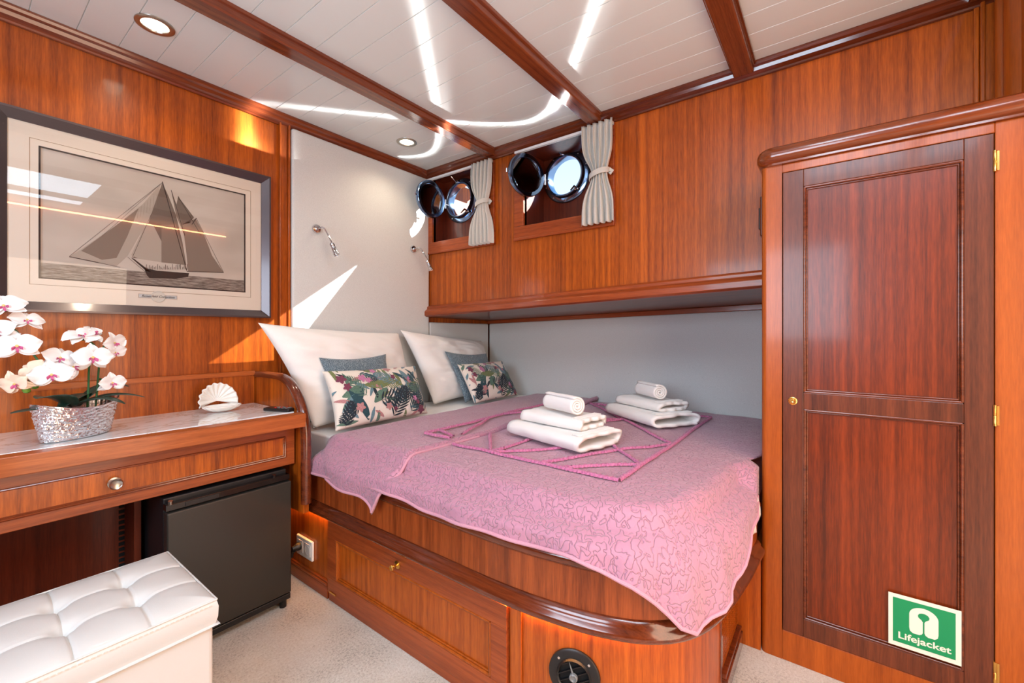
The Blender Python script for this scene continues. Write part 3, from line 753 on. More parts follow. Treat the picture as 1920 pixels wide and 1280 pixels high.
# ------------------------------------------------------------------ ottoman
ot = thing('ottoman', 'white tufted leatherette storage ottoman in front of the desk', 'ottoman', (.03, 1.42, 0))
OX0, OX1, OY0, OY1 = -.345, .41, 1.232, 1.608
bm = B(); box(bm, OX0 + .002, OX1 - .001, OY0 + .001, OY1 - .002, .004, .373); mk('base', bm, 'leather', ot, bevel=.010, segs=3)
bx = [.289 - .124 * k for k in range(5)]; by = [1.362, 1.486]
def top_h(x, y):
    ex = min(x - OX0, OX1 - x); ey = min(y - OY0, OY1 - y); e = min(ex, ey)
    h = .014 * (1 - math.exp(-e / .03))
    for b_ in bx:
        for c in by:
            d = math.hypot(x - b_, y - c); h -= .017 * math.exp(-(d / .020) ** 2) + .006 * math.exp(-(d / .045) ** 2)
    # pulled seams between the buttons
    dx = min(abs(x - b_) for b_ in bx); dy = min(abs(y - c) for c in by)
    h -= .0045 * math.exp(-(dx / .0028) ** 2) + .0045 * math.exp(-(dy / .0028) ** 2)
    h -= .003 * math.exp(-(dx / .016) ** 2) + .003 * math.exp(-(dy / .016) ** 2)
    return h
bm = B(); nx_, ny_ = 240, 120
Vt = grid(bm, lambda u, v: (lambda x, y: (x, y, .440 + top_h(x, y)))(OX0 + (OX1 - OX0) * u, OY0 + (OY1 - OY0) * v), nx_, ny_)
edge = [Vt[i][0] for i in range(nx_ + 1)] + [Vt[nx_][j] for j in range(1, ny_ + 1)] + [Vt[i][ny_] for i in range(nx_ - 1, -1, -1)] + [Vt[0][j] for j in range(ny_ - 1, 0, -1)]
cen = Vector(((OX0 + OX1) / 2, (OY0 + OY1) / 2, 0)); prev = edge
for dz, off in ((-.006, .004), (-.02, .007), (-.045, .006), (-.062, .002), (-.064, -.01)):
    ring = []
    for v in edge:
        p = v.co.copy(); p.x += math.copysign(off, p.x - cen.x) if min(p.x - OX0, OX1 - p.x) < .001 else 0; p.y += math.copysign(off, p.y - cen.y) if min(p.y - OY0, OY1 - p.y) < .001 else 0
        ring.append(bm.verts.new((p.x, p.y, .440 + dz)))
    for k in range(len(edge)): bm.faces.new((prev[k], ring[k], ring[(k + 1) % len(edge)], prev[(k + 1) % len(edge)]))
    prev = ring
bm.faces.new(prev[::-1])
lid = mk('lid_cushion', bm, 'leather', ot, smooth=True, autos=70, label='button tufted lid')
for b_ in bx:
    for c in by:
        bm = B(); lathe(bm, [(0, .008), (.007, .0065), (.0115, .003), (.012, 0), (.010, -.003)], Matrix.Translation((b_, c, .440 + top_h(b_, c) + .002)), 20); mk('button', bm, 'leather', lid, smooth=True)
bm = B(); m_ = .006
loop = [(OX0 - .004, OY0 - .004), (OX1 + .004, OY0 - .004), (OX1 + .004, OY1 + .004), (OX0 - .004, OY1 + .004)]
for i in range(4):
    p, q = loop[i], loop[(i + 1) % 4]; tube(bm, [(p[0], p[1], .437), (q[0], q[1], .437)], .0022, 8)
mk('piping', bm, 'leather', lid, smooth=True)
bm = B(); k = OX0 + .01
while k < OX1 - .01:
    box(bm, k, k + .006, OY0 - .0078, OY0 - .0065, .4265, .4285); k += .0095
mk('stitching', bm, 'stitch', lid)
bm = B(); k = OY0 + .01
while k < OY1 - .01:
    box(bm, OX1 + .0065, OX1 + .0078, k, k + .006, .4265, .4285); k += .0095
mk('stitching', bm, 'stitch', lid)

# ------------------------------------------------------------------ orchid
orc = thing('potted_orchid', 'white artificial orchid in an oval hammered silver planter on the marble desktop', 'plant', (.265, 1.925, .772))
pc = Vector((.262, 1.915, .772)); ang = math.radians(30)
RZ = Matrix.Rotation(ang, 4, 'Z')
def oval(u, r, z): a = 2 * PI * u; v = RZ @ Vector((r[0] * math.cos(a), r[1] * math.sin(a), 0)); return (pc.x + v.x, pc.y + v.y, z)
bm = B()
levels = [((.085, .040), 0.0), ((.093, .045), .003), ((.102, .052), .04), ((.112, .058), .085), ((.118, .061), .108), ((.115, .058), .108), ((.105, .05), .07), ((0.001, 0.001), .07)]
R_ = []; NP = 320
fine = [levels[0]]
for (ra, ha), (rb_, hb) in zip(levels[1:4], levels[2:5]):
    m_n = max(1, int((hb - ha) / .0026))
    for k in range(m_n): t_ = k / m_n; fine.append(((ra[0] + (rb_[0] - ra[0]) * t_, ra[1] + (rb_[1] - ra[1]) * t_), ha + (hb - ha) * t_))
fine += levels[4:]
for r, h in fine:
    row = []
    for k in range(NP):
        a = 2 * PI * k / NP; dd = 0
        if .004 < h < .105: dd = .0030 * noise.noise(Vector((math.cos(a) * 7, math.sin(a) * 7, h * 260))) + .0016 * noise.noise(Vector((math.cos(a) * 22, math.sin(a) * 22, h * 420)))
        p = oval(k / NP, (r[0] + dd, r[1] + dd), pc.z + h); row.append(bm.verts.new((p[0], p[1], p[2] + (h / .108) * .012 * math.cos(2 * a))))
    R_.append(row)
for A, C in zip(R_, R_[1:]):
    for k in range(NP): bm.faces.new((A[k], A[(k + 1) % NP], C[(k + 1) % NP], C[k]))
bm.faces.new(R_[0][::-1])
mk('planter', bm, 'silver', orc, smooth=True, autos=50, label='oval hammered silver planter')
def leafmesh(base, tip, width, sag, side=Vector((0, 0, 1)), n=14, m=6, cup=.25):
    base = Vector(base); tip = Vector(tip); d = tip - base; w = d.cross(side).normalized(); up = w.cross(d).normalized()
    if up.z < 0: up = -up
    bm = B()
    def f(u, v):
        c = base + d * u + up * (sag * 4 * u * (1 - u)) ; ww = width * (math.sin(PI * min(1, (u * .93 + .05))) ** .6) * .5
        s = (v - .5) * 2; return c + w * (ww * s) + up * (cup * ww * (abs(s) ** 1.5))
    grid(bm, f, n, m); return bm
for (b_, t_, w_, s_) in [((.25, 1.905, .868), (.165, 1.80, .915), .075, .012), ((.26, 1.92, .868), (.43, 1.93, .875), .045, .02), ((.245, 1.91, .865), (.12, 1.84, .875), .04, .004), ((.265, 1.925, .866), (.40, 2.0, .91), .05, .03), ((.25, 1.915, .866), (.36, 1.84, .87), .045, .02), ((.22, 1.89, .868), (.30, 1.96, .90), .05, .01)]:
    mk('leaf', leafmesh(b_, t_, w_, s_), 'leaf', orc, smooth=True, solid=.0015)
stems = [[(.285, 1.925, .84), (.288, 1.92, .96), (.28, 1.90, 1.02), (.22, 1.90, 1.00), (.19, 1.885, .995), (.155, 1.89, 1.06), (.13, 1.90, 1.11), (.09, 1.90, 1.14)],
         [(.305, 1.93, .84), (.312, 1.93, .96), (.315, 1.935, 1.03), (.29, 1.94, 1.075), (.25, 1.94, 1.075)],
         [(.315, 1.93, .95), (.345, 1.94, .93), (.35, 1.925, .93)],
         [(.312, 1.93, 1.03), (.335, 1.94, 1.065), (.35, 1.95, 1.06)],
         [(.19, 1.885, .995), (.16, 1.87, .965), (.14, 1.86, .94)]]
for s in stems:
    bm = B(); tube(bm, spline(s, 6), .0028, 8); mk('stem', bm, 'stem', orc, smooth=True)
for p in [(.166, 1.865, .945), (.150, 1.86, .935)]:
    bm = B(); lathe(bm, [(0, -.012), (.007, -.006), (.009, 0), (.006, .008), (0, .013)], basis(p, (-.5, -.3, .4)), 14); mk('bud', bm, 'bud', orc, smooth=True)
def flower(c, face, size, roll=0, mat='petal', seed=0):
    rnd = random.Random(seed); mt = basis(c, face) @ Matrix.Rotation(roll, 4, 'Z')
    bm = B()
    for ang_, L_, Wd_, tz in ((90, .92, .60, .10), (215, .95, .58, .05), (325, .95, .58, .05), (8, 1.0, 1.05, .16), (172, 1.0, 1.05, .16)):
        a = math.radians(ang_ + rnd.uniform(-6, 6)); L2 = L_ * size; W2 = Wd_ * size; curl = rnd.uniform(-.25, .25)
        ph = rnd.random() * 6
        def f(u, v):
            s = (v - .5) * 2; wd = W2 * .5 * (math.sin(PI * min(1, u * .86 + .10)) ** .75) + .03 * size
            r = L2 * (u * (1 - .10 * s * s)); t = wd * s
            z = size * (tz * math.sin(u * 2.2) - (.22 + curl) * u * u + .05 * math.sin(7 * s + ph) * u + .06 * s * s)
            return mt @ Vector((r * math.cos(a) - t * math.sin(a), r * math.sin(a) + t * math.cos(a), z + (.004 if Wd_ > 1 else 0)))
        grid(bm, f, 8, 8)
    fo = mk('flower', bm, mat, orc, smooth=True, recalc=False, autos=180)
    bm = B()
    for s in (-1, 1):
        def g(u, v): return mt @ Vector((s * size * (.05 + .16 * u) , size * (-.05 - .12 * u + .18 * (v - .5)), size * (.10 + .22 * u - .25 * (v - .5) ** 2)))
        grid(bm, g, 4, 4)
    def g(u, v): return mt @ Vector((size * .15 * (v - .5) * (1 - .5 * u), -size * (.08 + .30 * u), size * (.10 + .15 * math.sin(u * 3))))
    grid(bm, g, 5, 4)
    lathe(bm, [(0, 0), (size * .06, size * .05), (size * .07, size * .16), (0, size * .2)], mt, 10, 1)
    mk('flower_lip', bm, ['lip', 'lip_y'], fo, smooth=True, recalc=False)
fl = [((.110, 1.88, 1.175), (-.3, -1, .5), .048, .3, 'petal'), ((.154, 1.90, 1.136), (.1, -1, .7), .040, 0, 'petal'), ((.133, 1.87, 1.062), (-.1, -1, .15), .052, .1, 'petal'),
      ((.100, 1.90, 1.105), (-.6, -.8, .0), .044, .5, 'petal'), ((.198, 1.84, .978), (-.2, -1, .0), .050, .2, 'petal'), ((.221, 1.90, 1.022), (.2, -1, .5), .044, -.3, 'petal'),
      ((.290, 1.88, 1.022), (.15, -1, .12), .052, -.1, 'petal'), ((.268, 1.93, 1.088), (.1, -.5, 1), .046, .4, 'petal'), ((.300, 1.945, 1.094), (.3, -.6, .9), .044, 1, 'petal'),
      ((.352, 1.95, 1.066), (.6, -.7, .1), .042, .2, 'petal'), ((.341, 1.91, .935), (.3, -1, .1), .040, 0, 'petal'), ((.129, 1.845, .958), (-.6, -.8, -.3), .042, .4, 'petal_p'),
      ((.165, 1.87, .99), (-.4, -.8, .3), .036, 1.0, 'petal_p'), ((.250, 1.90, .995), (.0, -1, -.1), .044, .8, 'petal'), ((.355, 1.945, 1.035), (.3, -1, -.2), .034, .2, 'petal')]
for i, (c, fc, s, r, m_) in enumerate(fl): flower(c, fc, s, r, m_, i)

# ------------------------------------------------------------------ shell dish and remote
shl = thing('shell_dish', 'white porcelain scallop shell soap dish standing open on the desktop', 'dish', (.71, 2.03, .772))
def shell_pt(u, v, R, depth):
    a = math.radians(-105 + 210 * u) ; r = R * v
    flute = .06 * math.cos(u * PI * 22)
    rr = r * (1 + (.03 * math.cos(u * PI * 22)) * v)
    return rr * math.sin(a), rr * math.cos(a), depth * (1 - v * v) * 1.0 + flute * .06 * v
c0 = Vector((.705, 2.065, .800)); bm = B()
def f(u, v):
    x, h, dp = shell_pt(u, v, .078, .028); return (c0.x + x * .92, c0.y + .002 + dp + h * .22, max(.781, c0.z + .012 + h * .97))
grid(bm, f, 132, 12); mk('upper_shell', bm, 'porcelain', shl, smooth=True, solid=.003, recalc=False, autos=180)
bm = B()
def f(u, v):
    a = 2 * PI * u; r = v; fl_ = 1 + .025 * math.cos(a * 14) * v
    z = .004 + .022 * (v ** 2.6)
    return (c0.x + .070 * r * fl_ * math.cos(a), 2.035 + .045 * r * fl_ * math.sin(a), .772 + z)
grid(bm, f, 112, 12); mk('lower_shell', bm, 'porcelain', shl, smooth=True, solid=.004, recalc=False, autos=180)
rc = thing('remote_control', 'small black remote control with red button by the arched desk side', 'remote', (.862, 1.868, .772))
RM = Matrix.Translation((.858, 1.865, .772)) @ Matrix.Rotation(math.radians(22), 4, 'Z')
def rb(x0, x1, y0, y1, z0, z1):
    b = B(); box(b, x0, x1, y0, y1, z0, z1); b.transform(RM); return b
mk('body', rb(-.021, .021, -.065, .065, .0, .014), 'black', rc, bevel=.004)
for i in range(4):
    for j in range(3):
        mk('button', rb(-.015 + j * .011, -.007 + j * .011, -.05 + i * .018, -.040 + i * .018, .0135, .0165), 'red' if (i, j) in ((2, 1), (3, 0), (1, 2)) else 'plastic_g', rc, bevel=.001)

# ------------------------------------------------------------------ bed
bed = thing('bed', 'built-in wooden bed base with rounded corner, drawer and polished rails', 'bed', (1.5, 1.2, 0))
Mp = [Vector(p) for p in [(.950, 2.19, 0), (.950, 1.9, 0), (.950, 1.6, 0), (.950, 1.3, 0), (.950, 1.0, 0), (.950, .78, 0), (.962, .62, 0), (.992, .47, 0), (1.045, .355, 0), (1.13, .28, 0), (1.26, .238, 0), (1.45, .213, 0), (1.69, .196, 0)]]
MP = spline(Mp, 8)
def offs(path, d):
    out = []
    for i, p in enumerate(path):
        t = (path[min(i + 1, len(path) - 1)] - path[max(i - 1, 0)]).normalized(); out.append(p + Vector((-t.y, t.x, 0)) * d)
    return out
# inward normal: travelling -y, left of travel is +x
up_path = offs(MP, .012)
# base: straight face then curved, ends at x=1.40, then flat grille panel
Bp = spline([Vector(p) for p in [(.97, 2.19, 0), (.97, 1.6, 0), (.97, 1.2, 0), (.97, .78, 0), (.98, .62, 0), (1.012, .50, 0), (1.07, .40, 0), (1.16, .325, 0), (1.28, .285, 0), (1.40, .270, 0)]], 8)
back = [Vector((2.585, .22, 0)), Vector((2.585, 2.165, 0))]
bm = B(); prism(bm, [(p.x, p.y) for p in Bp] + [(1.40, .285), (1.704, .275), (1.704, .199), (2.56, .199), (2.56, 2.16)], .0, .36)
mk('base_panel', bm, 'wood_base', bed, smooth=True)
bm = B(); prism(bm, [(p.x, p.y) for p in up_path] + [(1.70, .215), (2.585, .215), (2.585, 2.165)], .36, .505)
mk('upper_side', bm, 'wood_side', bed, smooth=True)
MOLD = [(.012, 0), (-.012, .002), (-.016, .010), (-.010, .022), (-.004, .026), (-.004, .032), (.004, .044), (.014, .048), (.03, .048), (.03, 0)]
# side>0 is right of travel = outward here, so flip
def outw(pr): return [(-a, b) for a, b in pr]
LM = [(-.03, 0), (.010, 0), (.020, .006), (.023, .014), (.020, .024), (.012, .030), (.010, .036), (.004, .048), (-.004, .052), (-.03, .052)]
bm = B(); sweep(bm, [Vector((p.x, p.y, .337)) for p in offs(MP, .010)], LM); mk('lower_rail', bm, 'wood_mold', bed, smooth=True, autos=50, label='dark polished lower rail')
UM = [(-.045, -.004), (.002, -.004), (.008, .002), (.012, .012), (.010, .022), (.002, .030), (-.02, .034), (-.045, .034)]
bm = B(); sweep(bm, [Vector((p.x, p.y, .495)) for p in up_path], UM); mk('upper_rail', bm, 'wood_mold', bed, smooth=True, autos=50, label='dark polished upper rail')
# led tape under the lower rail
bm = B(); pth = [Vector((p.x, p.y, .3355)) for p in offs(Bp, -.005)]; sweep(bm, pth[2:-2], [(-.003, -.001), (.003, -.001), (.003, .002), (-.003, .002)]); 
led_o = mk('led_tape', bm, 'led', bed, label='hidden warm light tape under the lower rail')
# drawer front
bm = B(); xf = .97
def fb(bm, y0, y1, z0, z1, d0, d1, mi=0): box(bm, xf - d1, xf - d0, y0, y1, z0, z1, mi)
fb(bm, .735, 1.663, .264, .330, -.002, .014); fb(bm, .735, 1.663, .036, .100, -.002, .014); fb(bm, .735, .793, .1, .264, -.002, .014); fb(bm, 1.602, 1.663, .1, .264, -.002, .014)
dwr = mk('drawer', bm, 'wood_x', bed, bevel=.0015)
dwr.data.materials[0] = M['wood_y']
bm = B(); fb(bm, .79, 1.605, .098, .266, -.001, .004); mk('drawer_panel', bm, 'wood_base', dwr)
bm = B()
for r0, dd in ((.005, .010), (.0032, .0065)):
    ins = 0 if dd > .008 else .007
    c_ = [(xf - dd, .797 + ins, .104 + ins), (xf - dd, 1.598 - ins, .104 + ins), (xf - dd, 1.598 - ins, .260 - ins), (xf - dd, .797 + ins, .260 - ins)]
    for i in range(4): sweep(bm, [c_[i], c_[(i + 1) % 4]], circ(r0, 10))
mk('bead_molding', bm, 'wood_orange', dwr, smooth=True)
bm = B(); lathe(bm, [(.014, 0), (.014, .003), (.005, .005), (.005, .018), (.009, .022), (.010, .027), (.008, .030), (0, .030)], basis((xf - .014, 1.212, .294), (-1, 0, 0)), 24); mk('knob', bm, 'brass', dwr, smooth=True, label='small brass knob')
bm = B(); fb(bm, 1.60, 1.645, .040, .047, .012, .017); mk('catch_plate', bm, 'brass', dwr)
# plinth strips and head-end section with its moulding
bm = B(); fb(bm, .72, 1.663, .0, .032, -.001, .008); mk('plinth', bm, 'wood_y', bed, bevel=.002)
bm = B(); fb(bm, 1.672, 2.15, .0, .050, -.001, .010); fb(bm, 1.672, 2.15, .052, .062, -.001, .012); fb(bm, 1.672, 2.15, .064, .070, -.001, .008); mk('skirting', bm, 'wood_y', bed, bevel=.002)
bm = B(); fb(bm, .690, .728, .0, .336, -.001, .006); mk('post', bm, 'wood_base', bed, bevel=.002)
# vent on the curved corner
vi = min(range(len(Bp)), key=lambda i: abs(Bp[i].y - .545)); vp = Bp[vi]; tn = (Bp[vi + 1] - Bp[vi - 1]).normalized(); vn = Vector((tn.y, -tn.x, 0))
vm = basis((vp.x + vn.x * .001, vp.y + vn.y * .001, .205), vn)
vent = B(); lathe(vent, [(.068, -.003), (.068, .003), (.064, .006), (.046, .007), (.043, .013), (.040, .010), (.040, 0), (.040, -.003)], vm, 48); vt = mk('air_vent', vent, 'black', bed, smooth=True, label='round black air vent')
bm = B(); lathe(bm, [(0, .0005), (.041, .0005)], vm, 32); mk('vent_opening', bm, 'dark_void', vt)
bm = B()
for k in range(-2, 3):
    h = .018 * k; w_ = math.sqrt(max(0, .04 ** 2 - h * h)); b2 = B(); box(b2, -w_, w_, h - .001, h + .001, .001, .008); b2.transform(vm @ Matrix.Rotation(.5, 4, 'Z')); me_ = bpy.data.meshes.new('t'); b2.to_mesh(me_); b2.free(); bm.from_mesh(me_); bpy.data.meshes.remove(me_)
mk('vent_slats', bm, 'black', vt)
bm = B(); lathe(bm, [(.011, .008), (.011, .014), (.008, .016), (.006, .013), (0, .013)], vm, 20); b2 = B(); v_ = [b2.verts.new(q) for q in ((-.003, .004, .012), (.003, .004, .012), (-.012, .038, .010), (-.003, .004, .009), (.003, .004, .009), (-.012, .038, .008))]
for f_ in ((0, 1, 2), (5, 4, 3), (0, 3, 4, 1), (1, 4, 5, 2), (2, 5, 3, 0)): b2.faces.new([v_[i] for i in f_])
b2.transform(vm); me_ = bpy.data.meshes.new('t'); b2.to_mesh(me_); b2.free(); bm.from_mesh(me_); bpy.data.meshes.remove(me_)
mk('vent_dial', bm, 'plastic_g', vt)
for k in range(4):
    a = PI / 4 + PI / 2 * k; bm = B(); lathe(bm, [(.0035, .006), (.0035, .008), (0, .009)], vm @ Matrix.Translation((.056 * math.cos(a), .056 * math.sin(a), 0)), 10); mk('screw', bm, 'chrome', vt, smooth=True)
# grille panel at the foot end
bm = B(); box(bm, 1.40, 1.425, .266, .285, 0, .336); box(bm, 1.425, 1.70, .252, .275, 0, .05); box(bm, 1.425, 1.70, .256, .275, .05, .066); mk('corner_post', bm, 'wood_mold', bed, bevel=.003)
bm = B(); 
nxg, nzg = 22, 20; gx0, gx1, gz0, gz1 = 1.43, 1.70, .07, .33
for i in range(nxg + 1):
    xx = gx0 + (gx1 - gx0) * i / nxg; box(bm, xx - .0022, xx + .0022, .270, .274, gz0, gz1)
for j in range(nzg + 1):
    zz = gz0 + (gz1 - gz0) * j / nzg; box(bm, gx0, gx1, .270, .274, zz - .0022, zz + .0022)
mk('grille', bm, 'wood_base', bed, label='perforated wooden grille')

# mattress with sheet
inner = offs(MP, .078)
def rounded_prism(path2d, z0, z1, r, n=5):
    pass
mt_poly = [Vector((p.x, p.y, 0)) for p in inner if p.y > .24 or p.x > 1.3]
mt_poly = [p for p in mt_poly]
full = mt_poly + [Vector((1.70, .30, 0)), Vector((2.565, .30, 0)), Vector((2.565, 2.14, 0)), Vector((1.0, 2.14, 0))]
bm = B(); prism(bm, [(p.x, p.y) for p in full], .507, .645)
o = mk('mattress', bm, 'sheet', bevel=.05, segs=5, smooth=True); o['label'] = 'mattress in a white fitted sheet filling the bed base'; o['category'] = 'mattress'
# rumpled sheet corner showing below the blanket at the foot
bm = B()
def f(u, v):
    i = int(u * 20); s = u
    x = 1.38 + .27 * u; y = .205 - .010 * u - .004 * math.sin(u * 22) * v + .02 * (1 - v) ** 3
    return (x, y, .57 - (.075 + .035 * math.sin(PI * u) + .008 * math.sin(u * 19)) * v)
grid(bm, f, 24, 6); o2 = mk('sheet_hem', bm, 'sheet', o, smooth=True, solid=.003, recalc=False)

# ------------------------------------------------------------------ blanket
TOP = .652
EP = [p for p in offs(MP, .045)]
EP = [p for p in EP if p.y <= 1.78]
ext = [Vector((1.72, .236, 0)), Vector((1.75, .222, 0))] + [Vector((1.80 + .055 * k, .206, 0)) for k in range(15)]
EDGE = [p for p in EP] + ext
acc = [0]
for a, b in zip(EDGE, EDGE[1:]): acc.append(acc[-1] + (b - a).length)
LT = acc[-1]
def edge_at(s):
    s = max(0, min(LT - 1e-6, s)); lo = 0
    while acc[lo + 1] < s: lo += 1
    t = (s - acc[lo]) / (acc[lo + 1] - acc[lo]); p = EDGE[lo].lerp(EDGE[lo + 1], t)
    a = EDGE[max(lo - 1, 0)]; b = EDGE[min(lo + 2, len(EDGE) - 1)]; tt = (b - a).normalized()
    return p, Vector((tt.y, -tt.x, 0)) * 1.0   # outward
def s_of(fn): 
    best = min(range(len(EDGE)), key=lambda i: fn(EDGE[i])); return acc[best]
hem_tab = [(0, .52), (s_of(lambda p: abs(p.y - 1.24) + (p.x > 1.2) * 9), .548), (s_of(lambda p: abs(p.y - 1.05) + (p.x > 1.2) * 9), .529), (s_of(lambda p: abs(p.y - .81) + (p.x > 1.3) * 9), .538),
           (s_of(lambda p: abs(p.y - .645) + (p.x > 1.3) * 9), .533), (s_of(lambda p: abs(p.y - .53) + (p.x > 1.3) * 9), .542), (s_of(lambda p: abs(p.y - .45) + (p.x > 1.3) * 9), .506),
           (s_of(lambda p: abs(p.y - .385) + (p.x > 1.2) * 9), .490)]
sc_ = s_of(lambda p: abs(p.x - 1.11) + abs(p.y - .33))
hem_tab += [(sc_ - .035, .425), (sc_, .378), (sc_ + .055, .368), (sc_ + .11, .405), (s_of(lambda p: abs(p.x - 1.34)), .455), (s_of(lambda p: abs(p.x - 1.44)), .50), (s_of(lambda p: abs(p.x - 1.56)), .53), (s_of(lambda p: abs(p.x - 1.68)), .54), (LT, .54)]
hem_tab.sort()
def hem(s): return sum(hem0(s + d * .009) for d in range(-5, 6)) / 11
def hem0(s):
    s = max(0, min(LT, s))
    for (a, za), (b, zb_) in zip(hem_tab, hem_tab[1:]):
        if a <= s <= b:
            t = (s - a) / (b - a + 1e-9); t = t * t * (3 - 2 * t); return za + (zb_ - za) * t
    return hem_tab[-1][1]
RR = .05
def dist_edge(p):
    best = 9
    for i in range(0, len(EDGE) - 1):
        a = EDGE[i]; ab = EDGE[i + 1] - a; t = max(0, min(1, (p - a).dot(ab) / ab.length_squared)); d = (p - (a + ab * t)).length
        if d < best: best = d
    return best
def ztop(x, y, d):
    w_ = .006 * noise.noise(Vector((x * 3, y * 3, 0))) + .003 * noise.noise(Vector((x * 9, y * 9, 3)))
    z = TOP + w_
    if x > 1.58 and y < .5: k = min(1, (x - 1.58) / .12); d += RR * k * k * (3 - 2 * k)
    if d < RR: z += -RR + math.sqrt(max(0, RR * RR - (RR - d) ** 2))
    return z
bm = B()
NS1, NS2 = 130, 110
s_corner = sc_
ds = [s_corner * (k / NS1) for k in range(NS1 + 1)]; fs = [s_corner + (LT - s_corner) * (k / NS2) for k in range(NS2 + 1)]
# Coons patch: u across (front -> back), v along (head -> foot)
head = lambda u: Vector((EDGE[0].x + (2.575 - EDGE[0].x) * u, EDGE[0].y, 0))
y_h = EDGE[0].y
def du(k, n): t = k / n; return t ** 1.0
Us = [k / NS2 for k in range(NS2 + 1)]; Vs = [k / NS1 for k in range(NS1 + 1)]
c00 = edge_at(0)[0]; c01 = edge_at(s_corner)[0]; c10 = head(1); c11 = edge_at(LT)[0]; c11 = Vector((2.575, c11.y, 0))
G = []
for i, u in enumerate(Us):
    row = []
    for j, v in enumerate(Vs):
        ue = u ** 1.25
        L_ = edge_at(ds[j])[0]; R2 = Vector((2.575, y_h + (c11.y - y_h) * v, 0)); T_ = head(u); Bo = edge_at(fs[i])[0]
        p = L_ * (1 - u) + R2 * u + T_ * (1 - v) + Bo * v - (c00 * (1 - u) * (1 - v) + c10 * u * (1 - v) + c01 * (1 - u) * v + c11 * u * v)
        if 0 < i and j < NS1: d = dist_edge(p)
        else: d = 0
        if i == 0 or j == NS1: d = 0
        p.z = ztop(p.x, p.y, d); row.append(bm.verts.new(p))
    G.append(row)
for i in range(NS2):
    for j in range(NS1): bm.faces.new((G[i][j], G[i + 1][j], G[i + 1][j + 1], G[i][j + 1]))
rim = [G[0][j] for j in range(NS1 + 1)] + [G[i][NS1] for i in range(1, NS2 + 1)]
rs = ds + fs[1:]
K = 16; prev = rim; cols = [rim]
s_end = s_of(lambda p: abs(p.x - 1.70))
for k in range(1, K + 1):
    ring = []
    for v, s in zip(rim, rs):
        p, nrm = edge_at(s); z0_ = v.co.z; zh = hem(s); tt = k / K
        out = .058 * (1 - (1 - min(1, tt * 1.9)) ** 2) + .002
        cf = math.exp(-((s - sc_ - .03) / .16) ** 2)
        wv = .009 + math.sin(s * 16) * .006 + math.sin(s * 37 + 1) * .003 + cf * (.012 * math.sin((s - sc_) * 58 + .6))
        out += wv * tt + cf * .012 * tt
        if s > s_end - .16: out = min(out, .034 + .03 * max(0, (s_end - s) / .16))
        z = z0_ + (zh - z0_) * tt
        q = p + nrm * out; ring.append(bm.verts.new((q.x, q.y, z)))
    cols.append(ring)
    for a in range(len(rim) - 1): 
        if rs[a] < s_end + .02: bm.faces.new((cols[k - 1][a], cols[k - 1][a + 1], ring[a + 1], ring[a]))
    prev = ring
blk = thing('blanket', 'pink quilted blanket with ruffle diamonds spread over the bed', 'blanket', (1.5, 1.0, .65))
hem_pts = [cols[K][a].co.copy() for a in range(len(rim)) if rs[a] < s_end + .02]
loose = [v for v in bm.verts if not v.link_faces]
for v in loose: bm.verts.remove(v)
mk('quilt', bm, 'quilt', blk, smooth=True, solid=.006, solid_off=1, recalc=False, autos=180)
bm = B(); tube(bm, [p + Vector((0, 0, .001)) for p in hem_pts[::2]], .0052, 8); mk('binding', bm, 'binding', blk, smooth=True)
# folded cuff at the head
bm = B(); ys = []
YC0, YC1 = 1.222, 1.735
NY, NX = 46, 90
def cuff_pt(a, v):
    """a: 0 at back .. 1 at hem; v 0..1 from fold (low y) to head"""
    y = YC0 + (YC1 - YC0) * v - .010 * noise.noise(Vector((a * 4, 0, 7)))
    xe = .950 + .045; LTOP = 2.575 - xe
    hem_z = .468 + .055 * (v ** .45) + .006 * math.sin(v * 9) ; hang = (TOP + .012) - hem_z
    tot = LTOP + hang; d = a * tot
    rl = math.exp(-((1 - v) * 0 + v / .045) ** 2)
    lift = .016 * min(1, v / .02 if v < .02 else 1) + .006 * rl + .004 * noise.noise(Vector((d * 4, y * 5, 2)))
    lift += .018 * rl * max(0, 1 - d / .25)
    if v > .93: lift *= 1 - .6 * (v - .93) / .07
    if d < LTOP:
        x = 2.575 - d; dd = x - xe; return Vector((x, y, ztop(x, y, dd) + lift))
    t_ = (d - LTOP) / hang; z0_ = ztop(xe, y, 0) + lift
    out = (.078 + .006 * math.sin(y * 18) * t_) * (1 - .45 * max(0, (v - .75) / .25))
    return Vector((xe - (.012 + (out - .012) * (1 - (1 - min(1, t_ * 1.6)) ** 2)), y + .085 * t_ * (1 - v) ** 2, z0_ + (hem_z - z0_) * t_))
Vg = grid(bm, lambda a, v: cuff_pt(a, v), NX * 2, NY)
# close the fold edge downwards
low = [r[0] for r in Vg]; ring = [bm.verts.new(v.co + Vector((0, .004, -.014))) for v in low]
for k in range(len(low) - 1): bm.faces.new((low[k], ring[k], ring[k + 1], low[k + 1]))
cf_ = mk('folded_cuff', bm, 'quilt', blk, smooth=True, solid=.006, solid_off=1, recalc=False, autos=180, label='turned back top edge of the blanket')
bm = B(); tube(bm, [cuff_pt(1, k / 40) for k in range(41)], .005, 8); tube(bm, [cuff_pt(k / 120, 0) + Vector((0, .002, -.003)) for k in range(80, 121)], .0055, 8); mk('binding', bm, 'binding', blk, smooth=True)
